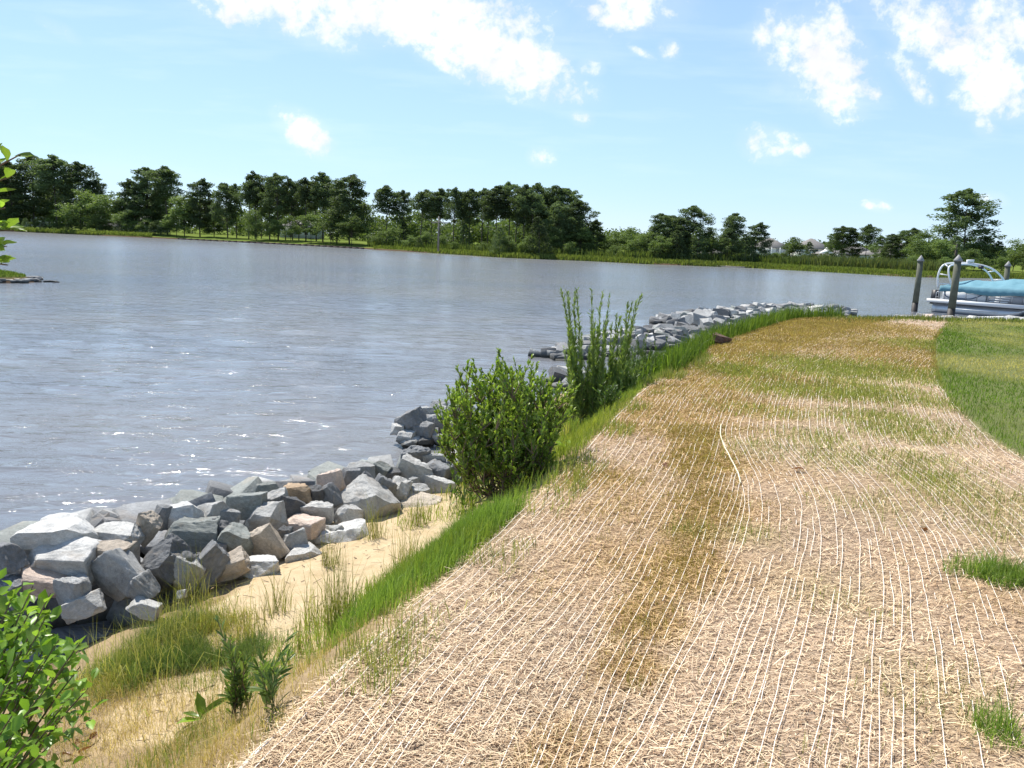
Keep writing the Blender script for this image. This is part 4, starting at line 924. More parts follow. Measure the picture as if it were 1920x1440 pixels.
def bush(name, root_p, stems, leaf_n, leaf_l, leaf_w, ca, cb, label, cat, leafstart=0.3, up=0.75, stem_r=0.006, group=None, stem_mat=None, tilt_out=0.6, dens_pow=0.8, leaf_mat_=None):
    """stems: list of polylines (local). leaves stand along each stem, pointing up and outwards"""
    root = empty(name, root_p); tag(root, label, cat, group)
    mb = MB(); P, D, Ls = [], [], []
    for st in stems:
        st = np.asarray(st); n = len(st); mb.tube(st, np.linspace(stem_r, stem_r * .25, n), 5, caps=False)
        seg = np.linalg.norm(np.diff(st, axis=0), axis=1); cum = np.concatenate([[0], np.cumsum(seg)]); tot = cum[-1]
        m = max(4, int(leaf_n * tot)); t_ = leafstart + (1 - leafstart) * rng.random(m) ** dens_pow
        pts = np.stack([np.interp(t_ * tot, cum, st[:, i]) for i in range(3)], 1)
        e = np.minimum(t_ + .03, 1); e0 = np.maximum(t_ - 0.03, 0); tg = np.stack([np.interp(e * tot, cum, st[:, i]) - np.interp(e0 * tot, cum, st[:, i]) for i in range(3)], 1)
        tg /= np.linalg.norm(tg, axis=1)[:, None] + 1e-9
        a = rng.random(m) * 2 * PI; rad = np.stack([np.cos(a), np.sin(a), rng.normal(0, .3, m)], 1)
        P.append(pts); D.append(tg * up + rad * (tilt_out * (1.1 - .55 * t_))[:, None] + rng.normal(0, .15, (m, 3))); Ls.append((1 - 0.45 * t_))
    P, D, Ls = np.vstack(P), np.vstack(D), np.concatenate(Ls); n = len(P)
    l = leaf_l * Ls * rng.uniform(.65, 1.25, n) * 1.25
    V, Qd, T, C = leaf_geo(n, P, D, l, l * leaf_w / leaf_l, cols(n, ca, cb, .18))
    mb.build('stems', stem_mat or M['woody'], root)
    tag(obj('foliage', mk_mesh('foliage', V, Qd, T, col=C), leaf_mat_ or M['bush_leaf'], root), kind='stuff')
    return root
def fan_stems(n, rx, ry, h, hj, base=.08, curve=.5, wob=.03, split=0):
    out = []
    for i in range(n):
        a, r_ = random.uniform(0, 2 * PI), math.sqrt(random.random())
        tx, ty = math.cos(a) * r_ * rx, math.sin(a) * r_ * ry; hh = h * (1 - 0.36 * r_ ** 2.6) * random.uniform(1 - hj, 1)
        b_ = np.array([random.gauss(0, base), random.gauss(0, base), 0]); t_ = np.linspace(0, 1, 7)[:, None]
        pts = b_ * (1 - t_) + np.array([tx, ty, 0]) * t_ ** (1 - curve * .6) + np.array([0, 0, hh]) * t_ ** (1 + curve * .25)
        pts = pts + rng.normal(0, wob, (7, 3)) * t_ * np.array([1, 1, .4]); out.append(pts)
        for s_ in range(split):
            k = random.randint(2, 5); d_ = np.array([random.gauss(0, .5), random.gauss(0, .5), random.uniform(.5, 1.1)]); ln = hh * random.uniform(.14, .3)
            tt = np.linspace(0, 1, 5)[:, None]; d_ /= np.linalg.norm(d_); out.append(pts[k] + d_ * ln * tt + np.array([0, 0, .06]) * tt ** 2)
    return out
bp = at_z(936, 915, -0.33); bp[2] = -0.42
bush('leafy_bush', bp, fan_stems(72, .55, .46, 1.14, .18, .09, .95, .035, 8), 100, .050, .0195, (0.155, 0.26, 0.04), (0.34, 0.44, 0.10), 'big round leafy green bush at the end of the near rock pile', 'bush', .22, .9)
wp = at_z(1122, 765, -0.35); wp[2] = -0.5
def upright(n, rx, h0, h1, lean=.08, wob=.012, asym=0.0):
    out = []
    for i in range(n):
        a, r_ = random.uniform(0, 2 * PI), math.sqrt(random.random()); b_ = np.array([math.cos(a) * r_ * rx, math.sin(a) * r_ * rx * .8, 0]); hh = random.uniform(h0, h1)
        t_ = np.linspace(0, 1, 8)[:, None]; l = np.array([random.gauss(0, lean) + asym + b_[0] * .35, random.gauss(0, lean), 0])
        out.append(b_ + l * t_ ** 1.5 * hh + np.array([0, 0, hh]) * t_ + rng.normal(0, wob, (8, 3)) * t_ * np.array([1, 1, 0]))
    return out
bush('tall_weeds', wp, upright(30, .34, 1.0, 1.58, .05) + upright(44, .34, .45, .9, .13), 190, .078, .013, (0.125, 0.205, 0.05), (0.27, 0.35, 0.11), 'clump of tall spiky weeds on the bank behind the leafy bush', 'weeds', .06, 1.0, .006, stem_mat=M['stem'], tilt_out=.62, dens_pow=1.1)
for px, py, z, n, rx, h0, h1, lb in ((1175, 765, -.4, 24, .22, .35, .6, 'dark low weeds at the right foot of the tall spiky weeds'), (1213, 735, -.35, 16, .10, .35, .75, 'narrow dark weed standing right of the tall weeds'),
                                    (1232, 725, -.3, 14, .14, .2, .4, 'small dark weed beside the narrow dark weed at the blanket edge'), (1140, 800, -.3, 12, .10, .18, .32, 'small tufted weed in the yellow green grass by the blanket'), (1190, 700, -.7, 12, .3, .5, .8, 'green weeds on the shore behind the narrow dark weed')):
    p = at_z(px, py, z); p[2] = float(ground_z(p[:1], p[1:2])[0]) - .02
    bush('low_weeds', p, upright(n, rx, h0, h1, .14), 110, .07, .011, (0.055, 0.115, 0.028), (0.13, 0.19, 0.05), lb, 'weeds', .05, .9, .005, stem_mat=M['stem'], tilt_out=.6)
p = z_ll(452, 1345)
bush('small_weed', p, upright(7, .05, .22, .38, .16, .008), 120, .07, .0115, (0.06, 0.115, 0.03), (0.15, 0.215, 0.055), 'small dark green weed with narrow leaves beside the blanket corner', 'weeds', .05, .85, .004, stem_mat=M['woody'], tilt_out=.55, group='small narrow leaved weeds')
p = z_ll(512, 1335)
bush('small_weed', p, upright(5, .04, .15, .28, .18, .008), 110, .066, .011, (0.08, 0.14, 0.035), (0.18, 0.25, 0.07), 'shorter lighter weed right of the small dark green weed', 'weeds', .05, .85, .0035, stem_mat=M['stem'], tilt_out=.55, group='small narrow leaved weeds')
for px, py, lb in ((880, 905, 'low shoots growing at the left foot of the leafy bush'), (965, 915, 'narrow shoots at the right foot of the leafy bush')):
    p = at_z(px, py, -.45); p[2] = float(ground_z(p[:1], p[1:2])[0]) - .02
    bush('low_shoots', p, upright(14, .2, .2, .42, .18), 70, .065, .013, (0.06, 0.12, 0.02), (0.14, 0.22, 0.045), lb, 'weeds', .1, .9, .004, stem_mat=M['stem'])
# yellow curved reed leaves beside the tall weeds
p = at_z(1062, 800, -.45); p[2] = float(ground_z(p[:1], p[1:2])[0])
tuft(0, 0, 40, .25, .5, .18, (0.24, 0.27, 0.06), (0.45, 0.42, 0.14), .5, 'pale yellow curved reed leaves between the bush and the tall weeds', .012, 'reed_tuft', None, p=p[:2])

# broad single leaves: one shared set of meshes, each leaf an object
def big_leaf(seed, teeth=True):
    r = random.Random(seed); us = np.linspace(0, 1, 8); prof = np.array([.10, .40, .68, .90, 1.0, .86, .52, .04])
    V, Q = [], []
    for i, (u, w) in enumerate(zip(us, prof)):
        jag = (0.10 if teeth and i in (4, 5, 6) else 0) * (1 if i % 2 else -1)
        zc = -0.22 * u * u + .05 * math.sin(u * 5 + seed)
        V += [(-(w + jag) * .5, u, zc + .14 * w), (-w * .25, u, zc + .045 * w), (0, u, zc), (w * .25, u, zc + .045 * w), ((w + jag) * .5, u, zc + .14 * w + r.uniform(-.03, .03))]
    for i in range(7):
        for j in range(4): a = i * 5 + j; Q.append((a, a + 1, a + 6, a + 5))
    me = mk_mesh('leaf', np.array(V), Q, smooth=True); me.materials.append(M['shrub_leaf']); return me
LEAVES = [big_leaf(i) for i in range(5)]
def leaf_obj(parent, p, d, L, w, roll=0.0, me=None):
    o = bpy.data.objects.new('leaf', me or random.choice(LEAVES)); COL.objects.link(o); o.parent = parent
    d = Vector(d).normalized(); side = d.cross(Vector((0, 0, 1)));
    if side.length < .05: side = Vector((1, 0, 0))
    side.normalize(); up = side.cross(d); R_ = Matrix((side, d, up)).transposed().to_4x4() @ Matrix.Rotation(roll, 4, 'Y')
    o.matrix_local = Matrix.Translation(Vector(p)) @ R_ @ Matrix.Diagonal((w, L, L, 1)); return o
# leafy shrub at the left edge: stems from one root, twigs reaching into the frame
sr = np.array([-1.95, 2.3]); srz = float(ground_z(sr[:1], sr[1:])[0]) - .03
shrub = empty('leafy_shrub', (sr[0], sr[1], srz)); tag(shrub, 'bright broad leaved shrub close to the camera along the left edge', 'shrub')
o3 = np.array([sr[0], sr[1], srz]); mb = MB(); nleaf = 0; hidden = []
def twig(p0, p1, n, L0=.055, spread=.8, vis=True, sag=.05):
    global nleaf
    p0, p1 = np.asarray(p0) - o3, np.asarray(p1) - o3; t_ = np.linspace(0, 1, 6)[:, None]
    pts = p0 * (1 - t_) + p1 * t_ + np.array([0, 0, sag]) * np.sin(t_ * PI); mb.tube(pts, np.linspace(.006, .002, 6), 5, caps=False)
    ax = (p1 - p0) / np.linalg.norm(p1 - p0)
    for i in range(n):
        u = 0.25 + 0.75 * (i + random.random() * .6) / n; q_ = pts[0] * (1 - u) + pts[-1] * u + np.array([0, 0, sag]) * math.sin(u * PI)
        a = i * 2.4 + random.uniform(-.5, .5); perp = np.array([math.cos(a), math.sin(a), random.uniform(-.2, .5)]); perp -= ax * (perp @ ax)
        d = ax * (.55 + .5 * u) + perp * spread; L = L0 * random.uniform(.65, 1.2) * (1 - .25 * u)
        if nleaf < 300: leaf_obj(shrub, q_, d, L, L * random.uniform(.46, .6), random.uniform(-.6, .6)); nleaf += 1
        else: hidden.append((q_, d, L))
root3 = o3 + np.array([0, 0, .02])
stemtop = np.array([-1.74, 2.42, 1.72])
mb.tube(np.array([root3, root3 + (stemtop - root3) * .4 + [-.06, 0, 0], root3 + (stemtop - root3) * .75 + [-.05, .02, 0], stemtop]) - o3, [.016, .013, .010, .006], 6)
# upper twigs that enter the frame (tip pixel, distance)
for px, py, yy, n, fz in ((38, 290, 2.4, 7, -.30), (22, 330, 2.45, 9, -.25), (-4, 300, 2.4, 8, -.25), (10, 390, 2.45, 6, -.2), (-8, 420, 2.4, 7, -.2), (26, 432, 2.42, 12, -.16), (12, 462, 2.4, 12, -.18), (14, 497, 2.42, 9, -.12), (-12, 480, 2.4, 9, -.2), (-6, 365, 2.4, 7, -.2)):
    tip = at_y(px, py, yy); b_ = np.array([-1.76, 2.42, tip[2] + fz]); twig(b_, tip, n + 2, .070, .75)
# low mass of leaves at the lower left corner
LOWTIPS = [(62, 1098, 2.75), (95, 1112, 2.72), (28, 1108, 2.75), (150, 1205, 2.5), (20, 1123, 2.75), (60, 1138, 2.8), (92, 1146, 2.75), (40, 1178, 2.7), (100, 1188, 2.7), (75, 1180, 2.6), (20, 1190, 2.6), (110, 1200, 2.55), (150, 1250, 2.5), (60, 1240, 2.45), (20, 1270, 2.35), (100, 1270, 2.4), (165, 1290, 2.4), (130, 1310, 2.35),
           (70, 1310, 2.3), (30, 1330, 2.2), (110, 1345, 2.25), (60, 1380, 2.15), (20, 1400, 2.1), (90, 1400, 2.15), (5, 1230, 2.4), (0, 1168, 2.6), (140, 1225, 2.5), (10, 1360, 2.15), (40, 1215, 2.5), (85, 1230, 2.5)]
for px, py, yy in LOWTIPS:
    tip = at_y(px, py, yy); b_ = o3 * .55 + tip * .45 + np.array([-.05, 0, -.12]); mb.tube(np.array([root3, root3 * .5 + b_ * .5 + [0, 0, .06], b_]) - o3, [.009, .007, .005], 5); twig(b_, tip, 11, .082, .85)
mb.build('stems', M['woody'], shrub)
# the rest of the shrub, left of the frame
P_ = np.column_stack([rng.normal(-.35, .16, 900), rng.normal(0, .25, 900), rng.uniform(.3, 2.3, 900)]); D_ = rng.normal(0, .6, (900, 3)) + np.array([0, 0, .5]); l = rng.uniform(.035, .065, 900)
for px, py, yy in LOWTIPS:
    for k in range(14):
        c_ = at_y(px + random.gauss(-22, 22), py + random.gauss(50, 30), yy + random.uniform(-.02, .3)) - o3; hidden.append((c_, np.array([random.gauss(.1, .6), random.gauss(-.1, .6), random.uniform(.1, .9)]), random.uniform(.045, .075)))
P_ = np.vstack([P_] + [h_[0][None] for h_ in hidden]); D_ = np.vstack([D_] + [np.asarray(h_[1])[None] for h_ in hidden]); l = np.concatenate([l, [h_[2] for h_ in hidden]])
V, Qd, T, C = leaf_geo(len(l), P_, D_, l, l * .5, cols(len(l), (0.13, 0.24, 0.03), (0.22, 0.36, 0.05)))
tag(obj('foliage', mk_mesh('foliage', V, Qd, T, col=C), M['bush_leaf'], shrub), kind='stuff')
# dock plant with a few broad leaves
p = z_ll(378, 1352); dock = empty('dock_plant', p); tag(dock, 'broad leaved rosette plant on the dry grass at lower left', 'plant')
for d, L, w, me_ in (((-.05, .1, 1), .125, .05, 0), ((.75, .2, .9), .16, .04, 1), ((-.8, .1, .35), .10, .045, 2), ((-.9, -.5, .25), .11, .07, 3), ((.2, -.6, .5), .07, .035, 4)): leaf_obj(dock, (random.uniform(-.01, .01), 0, .01), d, L, w, .3, LEAVES[me_])
p = at_z(1060, 872, -.3); p[2] = float(ground_z(p[:1], p[1:2])[0]); dock2 = empty('dock_plant', p); tag(dock2, 'small pale broad leaved plant in grass right of the leafy bush', 'plant')
for i in range(5): leaf_obj(dock2, (0, 0, .02), (math.cos(i * 1.3), math.sin(i * 1.3), .5), .14, .05, .2)
# fallen brown leaves
mdl = leaf_mat('dead_leaf', (0.22, 0.095, 0.05), .2, attr=False, nscale=30); dl = LEAVES[1].copy(); dl.name = 'leaf'; dl.materials.clear(); dl.materials.append(mdl)
for px, py, L, lb in ((140, 1405, .06, 'curled red brown dead leaf under the leafy shrub'), (118, 1425, .05, 'dark dead leaf at the bottom left corner'), (150, 1422, .05, 'second curled dead leaf under the leafy shrub, lower right one'), (180, 1385, .05, 'thin brown dead leaf on the dry grass')):
    p = z_ll(px, py); o = bpy.data.objects.new('dead_leaf', dl); COL.objects.link(o); o.location = (p[0], p[1], p[2] + .02); o.scale = (L * .6, L, L * 2.2); o.rotation_euler = (random.uniform(-.5, .9), random.uniform(-.8, .8), random.uniform(0, 6)); tag(o, lb, 'dead leaf', 'dead leaves on the ground')
for px, py, L, lb in ((1507, 884, .085, 'dark brown leaf on the straw right of the edge cord'), (1730, 994, .06, 'brown leaf on the straw near the right edge'), (1245, 868, .06, 'small dark leaf on the browner blanket strip'), (1546, 846, .05, 'tiny dark leaf on the pale straw behind the brown leaf')):
    p = at_z(px, py, 0.03); o = bpy.data.objects.new('dead_leaf', dl); COL.objects.link(o); o.location = (p[0], p[1], float(mat_z(p[:1], p[1:2])[0]) + .025); o.scale = (L * .7, L, L * 1.3); o.rotation_euler = (random.uniform(-.3, .3), random.uniform(-.3, .3), random.uniform(0, 6)); tag(o, lb, 'dead leaf', 'dead leaves on the ground')
# eroded lump of soil under the blanket edge
p = at_z(1347, 652, -.05); p[2] = float(ground_z(p[:1], p[1:2])[0]) + .1
o = bpy.data.objects.new('soil_clod', ROCKS[8].copy()); o.data.materials.clear(); o.data.materials.append(simple('dark_soil', (0.13, 0.075, 0.05), .95, nscale=5, namt=.4, bump=.6)); COL.objects.link(o); o.location = p; o.scale = (.46, .3, .14); o.rotation_euler = (.2, .15, .6); tag(o, 'dark brown soil lump exposed at the blanket edge on the point', 'soil')

# ---------------------------------------------------------------- trees of the far shore
def tri_leaves(C, R3, n, size, up=0.0):
    """n small leaf faces in every clump: clump centres C, radii R3 (k,3)"""
    k = len(C); d = rng.normal(0, 1, (k, n, 3)); d /= np.linalg.norm(d, axis=2)[..., None]; r = rng.random((k, n, 1)) ** 0.42
    P = C[:, None] + d * r * R3[:, None]
    a = rng.normal(0, 1, (k, n, 3)); a[..., 2] *= .6; a /= np.linalg.norm(a, axis=2)[..., None]; b = np.cross(a, rng.normal(0, 1, (k, n, 3))); b /= np.linalg.norm(b, axis=2)[..., None] + 1e-9
    s_ = size * rng.uniform(.6, 1.3, (k, n, 1))
    V = np.stack([P - a * s_ * .5, P + b * s_ * .32, P + a * s_ * .5, P - b * s_ * .32], 2).reshape(-1, 3)
    return V
def tree_meshes(kind, seed, trunk_lo=0.45, rad=0.17, dens=1.0):
    """unit-height tree (scaled later): trunk with limbs, crown of leaf clumps"""
    r = random.Random(seed); mb = MB(); C, R3 = [], []
    bend = np.array([r.gauss(0, .02), r.gauss(0, .02), 0]); t_ = np.linspace(0, 1, 8)[:, None]
    ph = r.uniform(0, 6); path = bend * t_ ** 2 + np.array([0, 0, .97]) * t_ + np.column_stack([np.sin(t_[:, 0] * 5 + ph) * .008, np.cos(t_[:, 0] * 4 + ph) * .008, np.zeros(8)])
    mb.tube(path, np.linspace(.0125, .0025, 8) if kind != 'cedar' else np.linspace(.016, .003, 8), 6)
    at_t = lambda u: np.array([np.interp(u, t_[:, 0], path[:, i]) for i in range(3)])
    if kind == 'pine':
        nl = int(30 * dens)
        for i in range(nl):
            v = ((i + r.random()) / nl) ** .95; u = trunk_lo + (.94 - trunk_lo) * v
            prof = max(.05, (1 - ((v - .36) / .70) ** 2)) ** .62; L = rad * prof * r.uniform(.55, 1.25); a = i * 2.4 + r.uniform(-.6, .6); el = r.uniform(-.1, .3) + .35 * v
            b_ = at_t(u * .97 + .0); d = np.array([math.cos(a) * math.cos(el), math.sin(a) * math.cos(el), math.sin(el)])
            tip = b_ + d * L + np.array([0, 0, .2 * L]); mb.tube(np.array([b_, b_ * .5 + tip * .5 - [0, 0, .03 * L], tip]), [.004, .003, .0012], 4, caps=False)
            for f, s_ in ((.62, .8), (.88, 1.0), (1.08, .85)):
                if f < .7 and r.random() < .4: continue
                cr = (.030 + .030 * prof) * s_ * r.uniform(.75, 1.3); C.append(b_ + (tip - b_) * f + np.array([r.gauss(0, .015), r.gauss(0, .015), .012])); R3.append((cr * 1.1, cr * 1.1, cr * .8))
        for k in range(5): C.append(at_t(1) + np.array([r.gauss(0, .016), r.gauss(0, .016), r.uniform(-.07, .005)])); R3.append((.030, .030, .026))
        n, size = 85, .020
    elif kind == 'broad':
        lobes = [(at_t(trunk_lo + .3), .8)] + [(at_t(trunk_lo) + np.array([math.cos(a) * rad * .55, math.sin(a) * rad * .55, r.uniform(.06, (1 - trunk_lo) * .72)]), r.uniform(.45, .75)) for a in [k * 1.05 + r.uniform(-.3, .3) for k in range(9)]] + [(np.array([r.gauss(0, .03), r.gauss(0, .03), .86]), .5)]
        for c_, s_ in lobes:
            b_ = at_t(max(.1, trunk_lo * .9)); mb.tube(np.array([b_, b_ * .5 + c_ * .5 + [0, 0, .02], c_]), [.006, .004, .002], 4, caps=False)
            for k in range(9):
                d = np.array([r.gauss(0, 1), r.gauss(0, 1), r.gauss(.15, .8)]); d /= np.linalg.norm(d); q_ = c_ + d * rad * .55 * s_ * r.uniform(.7, 1.1)
                cr = rad * r.uniform(.17, .30); C.append(q_); R3.append((cr * 1.1, cr * 1.1, cr * .75))
        n, size = 46, .030
    else:  # cedar: full to the ground, pointed
        for i in range(64):
            u = trunk_lo + (1 - trunk_lo) * (i / 64) ** 1.0; a = i * 2.4; w = rad * (1 - u) ** .62 * r.uniform(.55, 1.05) + .01
            C.append(at_t(u) + np.array([math.cos(a) * w, math.sin(a) * w, r.uniform(-.02, .02)])); cr = rad * .34 * (1.05 - u * .7); R3.append((cr, cr, cr * 1.1))
        n, size = 60, .026
    C, R3 = np.array(C), np.array(R3)
    C[:, 2] = np.where(C[:, 2] > .97, .97 + (C[:, 2] - .97) * .4, C[:, 2])
    V = tri_leaves(C, R3, n, size); Q = np.arange(len(V)).reshape(-1, 4)
    tm = mb.mesh('trunk'); tm.materials.append(M['bark']); cm = mk_mesh('crown', V, Q); cm.materials.append(M['pine'] if kind != 'broad' else M['broad'])
    return tm, cm, float(np.percentile(np.abs(np.concatenate([V[:, 0], V[:, 1]])), 97))
LIB = {'pine': [tree_meshes('pine', 10, .50, .13), tree_meshes('pine', 11, .45, .16), tree_meshes('pine', 12, .55, .12, .9), tree_meshes('pine', 13, .40, .17, 1.2), tree_meshes('pine', 14, .60, .12, .8), tree_meshes('pine', 15, .52, .15)],
       'full': [tree_meshes('pine', 20, .14, .16, 1.7), tree_meshes('pine', 21, .10, .18, 1.8), tree_meshes('pine', 22, .22, .15, 1.5)],
       'broad': [tree_meshes('broad', 30, .28, .30), tree_meshes('broad', 31, .20, .34), tree_meshes('broad', 32, .34, .28), tree_meshes('broad', 33, .14, .36)],
       'cedar': [tree_meshes('cedar', 40, .03, .20), tree_meshes('cedar', 41, .02, .24)]}
TCOUNT = {}
def tree(kind, px, top, width, off, label, group, name=None, base=None):
    """px, top, width: where the tree stands in the photograph; off: metres behind the water's edge"""
    y = float(shore_y(px)) + off; x = world_x(px, y); z0 = far_z(off) - .1 if base is None else base
    ztop = at_y(px, top, y)[2]; H = ztop - z0; x = at_y(px, top * .4 + .6 * (450 + (px - 960) * .0384), y)[0]
    k = TCOUNT.get(kind, 0); TCOUNT[kind] = k + 1; tm, cm, w97 = LIB[kind][k % len(LIB[kind])]
    depth = y * math.cos(math.atan2(px - 960, F)) ; Wm = width * y / F * 1.0; sxy = Wm / 2 / w97
    sxy = min(max(sxy, H * .5), H * 1.7)
    nm = name or {'pine': 'pine_tree', 'full': 'pine_tree', 'broad': 'leafy_tree', 'cedar': 'cedar_tree'}[kind]
    root = empty(nm, (x, y, z0), random.uniform(0, 6.28)); tag(root, label, 'tree', group)
    for n_, me in (('trunk', tm), ('crown', cm)):
        o = bpy.data.objects.new(n_, me); COL.objects.link(o); o.parent = root; o.scale = (sxy, sxy, H)
        if n_ == 'trunk': o.scale = (min(sxy, H) * .9, min(sxy, H) * .9, H)
    return root
_o1 = 'first second third fourth fifth sixth seventh eighth ninth tenth eleventh twelfth thirteenth fourteenth fifteenth sixteenth seventeenth eighteenth nineteenth twentieth'.split()
ORD = _o1 + ['twenty-' + w for w in _o1[:9]]
def grove(group, items, lab):
    """lab: {kind: phrase}; trees of a kind are told apart by their order from the left"""
    cnt = {}
    for it in sorted(items, key=lambda q_: q_[1]):
        k = {'full': 'pine'}.get(it[0], it[0]); cnt[k] = cnt.get(k, 0) + 1
        tree(it[0], *it[1:5], it[5] if len(it) > 5 else '%s, %s from the left' % (lab[k], ORD[cnt[k] - 1]), group)
grove('trees of the far left grove', [('full', 22, 300, 70, 14), ('full', 62, 288, 80, 18), ('pine', 104, 289, 66, 16), ('full', 148, 301, 66, 20), ('pine', 178, 335, 44, 22), ('full', 90, 340, 70, 30), ('full', 0, 320, 70, 26), ('full', 125, 330, 60, 34),
    ('broad', 55, 370, 70, 24), ('broad', 110, 375, 60, 26), ('broad', 150, 352, 92, 10), ('broad', 196, 362, 70, 12), ('broad', 228, 368, 74, 14), ('broad', 185, 395, 60, 8), ('broad', 235, 395, 48, 9), ('broad', 25, 385, 60, 20)] + [('broad', p_, 402 + (p_ * 7) % 13, 46, 6 + p_ % 5) for p_ in (8, 38, 66, 92, 118, 140, 168, 204)] + [('cedar', p_, 408 + (p_ * 5) % 12, 44, 5 + p_ % 4) for p_ in (15, 48, 80, 104, 128, 155, 186, 222)],
    {'pine': 'dark pine of the far left grove', 'broad': 'lighter leafy tree of the far left grove', 'cedar': 'low dark tree at the foot of the far left grove'})
grove('trees around the two tall pines right of the far left grove', [('full', 252, 334, 50, 16), ('full', 274, 311, 70, 18), ('pine', 311, 310, 66, 16), ('full', 300, 345, 60, 22), ('broad', 345, 362, 60, 10), ('full', 374, 332, 52, 12), ('full', 400, 375, 40, 18), ('full', 425, 341, 46, 12), ('pine', 442, 343, 36, 16), ('broad', 330, 390, 50, 8), ('broad', 290, 380, 60, 26)] + [('broad', p_, 408 + (p_ * 7) % 11, 44, 7 + p_ % 5) for p_ in (248, 272, 296, 318)] + [('cedar', p_, 412 + (p_ * 5) % 9, 40, 6 + p_ % 4) for p_ in (238, 262, 284, 306)],
    {'pine': 'pine of the second grove from the left', 'broad': 'leafy tree of the second grove from the left', 'cedar': 'low dark tree at the foot of the second grove'})
grove('trees over the lit lawn with bare trunks', [('pine', 466, 335, 34, 10), ('pine', 478, 320, 48, 14), ('full', 505, 335, 40, 18), ('pine', 520, 322, 52, 12), ('pine', 548, 333, 40, 16), ('pine', 573, 330, 36, 12), ('full', 560, 345, 40, 22), ('pine', 606, 321, 44, 14), ('pine', 592, 340, 36, 20), ('full', 655, 324, 82, 10, 'broad tall pine standing highest before the gap in the row'), ('full', 632, 338, 46, 16), ('pine', 535, 345, 34, 24), ('pine', 490, 350, 34, 26), ('pine', 625, 350, 40, 26),
    ('broad', 481, 391, 42, 5), ('broad', 545, 402, 36, 6), ('broad', 583, 398, 48, 6), ('broad', 620, 390, 62, 7), ('broad', 660, 400, 62, 5), ('broad', 515, 410, 34, 8)],
    {'pine': 'pine over the lit lawn', 'broad': 'small leafy tree under the pines over the lit lawn'})
grove('long row of pines by the utility pole', [('pine', 726, 346, 52, 14), ('pine', 757, 355, 42, 18), ('pine', 790, 352, 46, 14), ('pine', 826, 352, 44, 16), ('pine', 852, 349, 40, 12), ('pine', 880, 352, 46, 16), ('pine', 905, 349, 40, 20), ('pine', 870, 362, 36, 26), ('pine', 810, 366, 36, 26),
    ('pine', 930, 346, 54, 14), ('pine', 955, 338, 50, 18), ('pine', 983, 344, 48, 14), ('full', 1010, 340, 60, 20), ('pine', 1000, 352, 46, 12), ('full', 1036, 345, 60, 18), ('full', 1062, 350, 56, 20), ('full', 1085, 372, 58, 12), ('pine', 968, 360, 44, 28), ('pine', 1024, 362, 44, 28), ('pine', 915, 365, 40, 28), ('full', 1112, 410, 36, 14), ('full', 1050, 375, 54, 10)],
    {'pine': 'pine of the long row by the utility pole', 'broad': 'leafy tree'})
grove('undergrowth trees under the long pine row', [('broad', 712, 432, 54, 5), ('broad', 738, 424, 52, 7), ('broad', 768, 440, 50, 5), ('broad', 800, 432, 44, 9), ('cedar', 786, 445, 44, 4), ('broad', 852, 452, 54, 4), ('broad', 830, 440, 40, 10), ('broad', 905, 452, 40, 5), ('cedar', 938, 425, 46, 3), ('broad', 955, 440, 50, 4), ('cedar', 1012, 404, 46, 3, 'vine covered narrow tree at the water edge below the pines'), ('broad', 992, 440, 44, 4), ('broad', 1072, 452, 52, 5), ('broad', 1045, 432, 50, 8), ('broad', 1100, 440, 50, 10), ('cedar', 875, 420, 46, 12), ('cedar', 760, 415, 44, 16), ('broad', 1090, 420, 44, 10)],
    {'cedar': 'dark bushy tree in the undergrowth below the pine row', 'broad': 'light green undergrowth tree below the pine row'})
grove('trees between the long row and the houses', [('broad', 1135, 440, 44, 16), ('broad', 1158, 432, 50, 12), ('broad', 1185, 424, 40, 16), ('broad', 1150, 458, 50, 8), ('broad', 1192, 446, 46, 9), ('broad', 1215, 432, 46, 9), ('full', 1236, 398, 60, 10), ('full', 1258, 402, 60, 14), ('full', 1302, 383, 84, 10, 'tallest rounded tree of the shore clump left of the houses'), ('full', 1280, 405, 60, 8), ('broad', 1240, 440, 56, 5), ('cedar', 1270, 430, 60, 5), ('cedar', 1310, 425, 60, 5), ('broad', 1338, 425, 44, 10), ('pine', 1374, 398, 56, 8), ('full', 1366, 425, 50, 6), ('full', 1418, 415, 56, 8), ('cedar', 1400, 440, 50, 5)],
    {'pine': 'dark pine of the shore clump left of the houses', 'broad': 'leafy tree of the shore clump left of the houses', 'cedar': 'dark low tree of the shore clump left of the houses'})
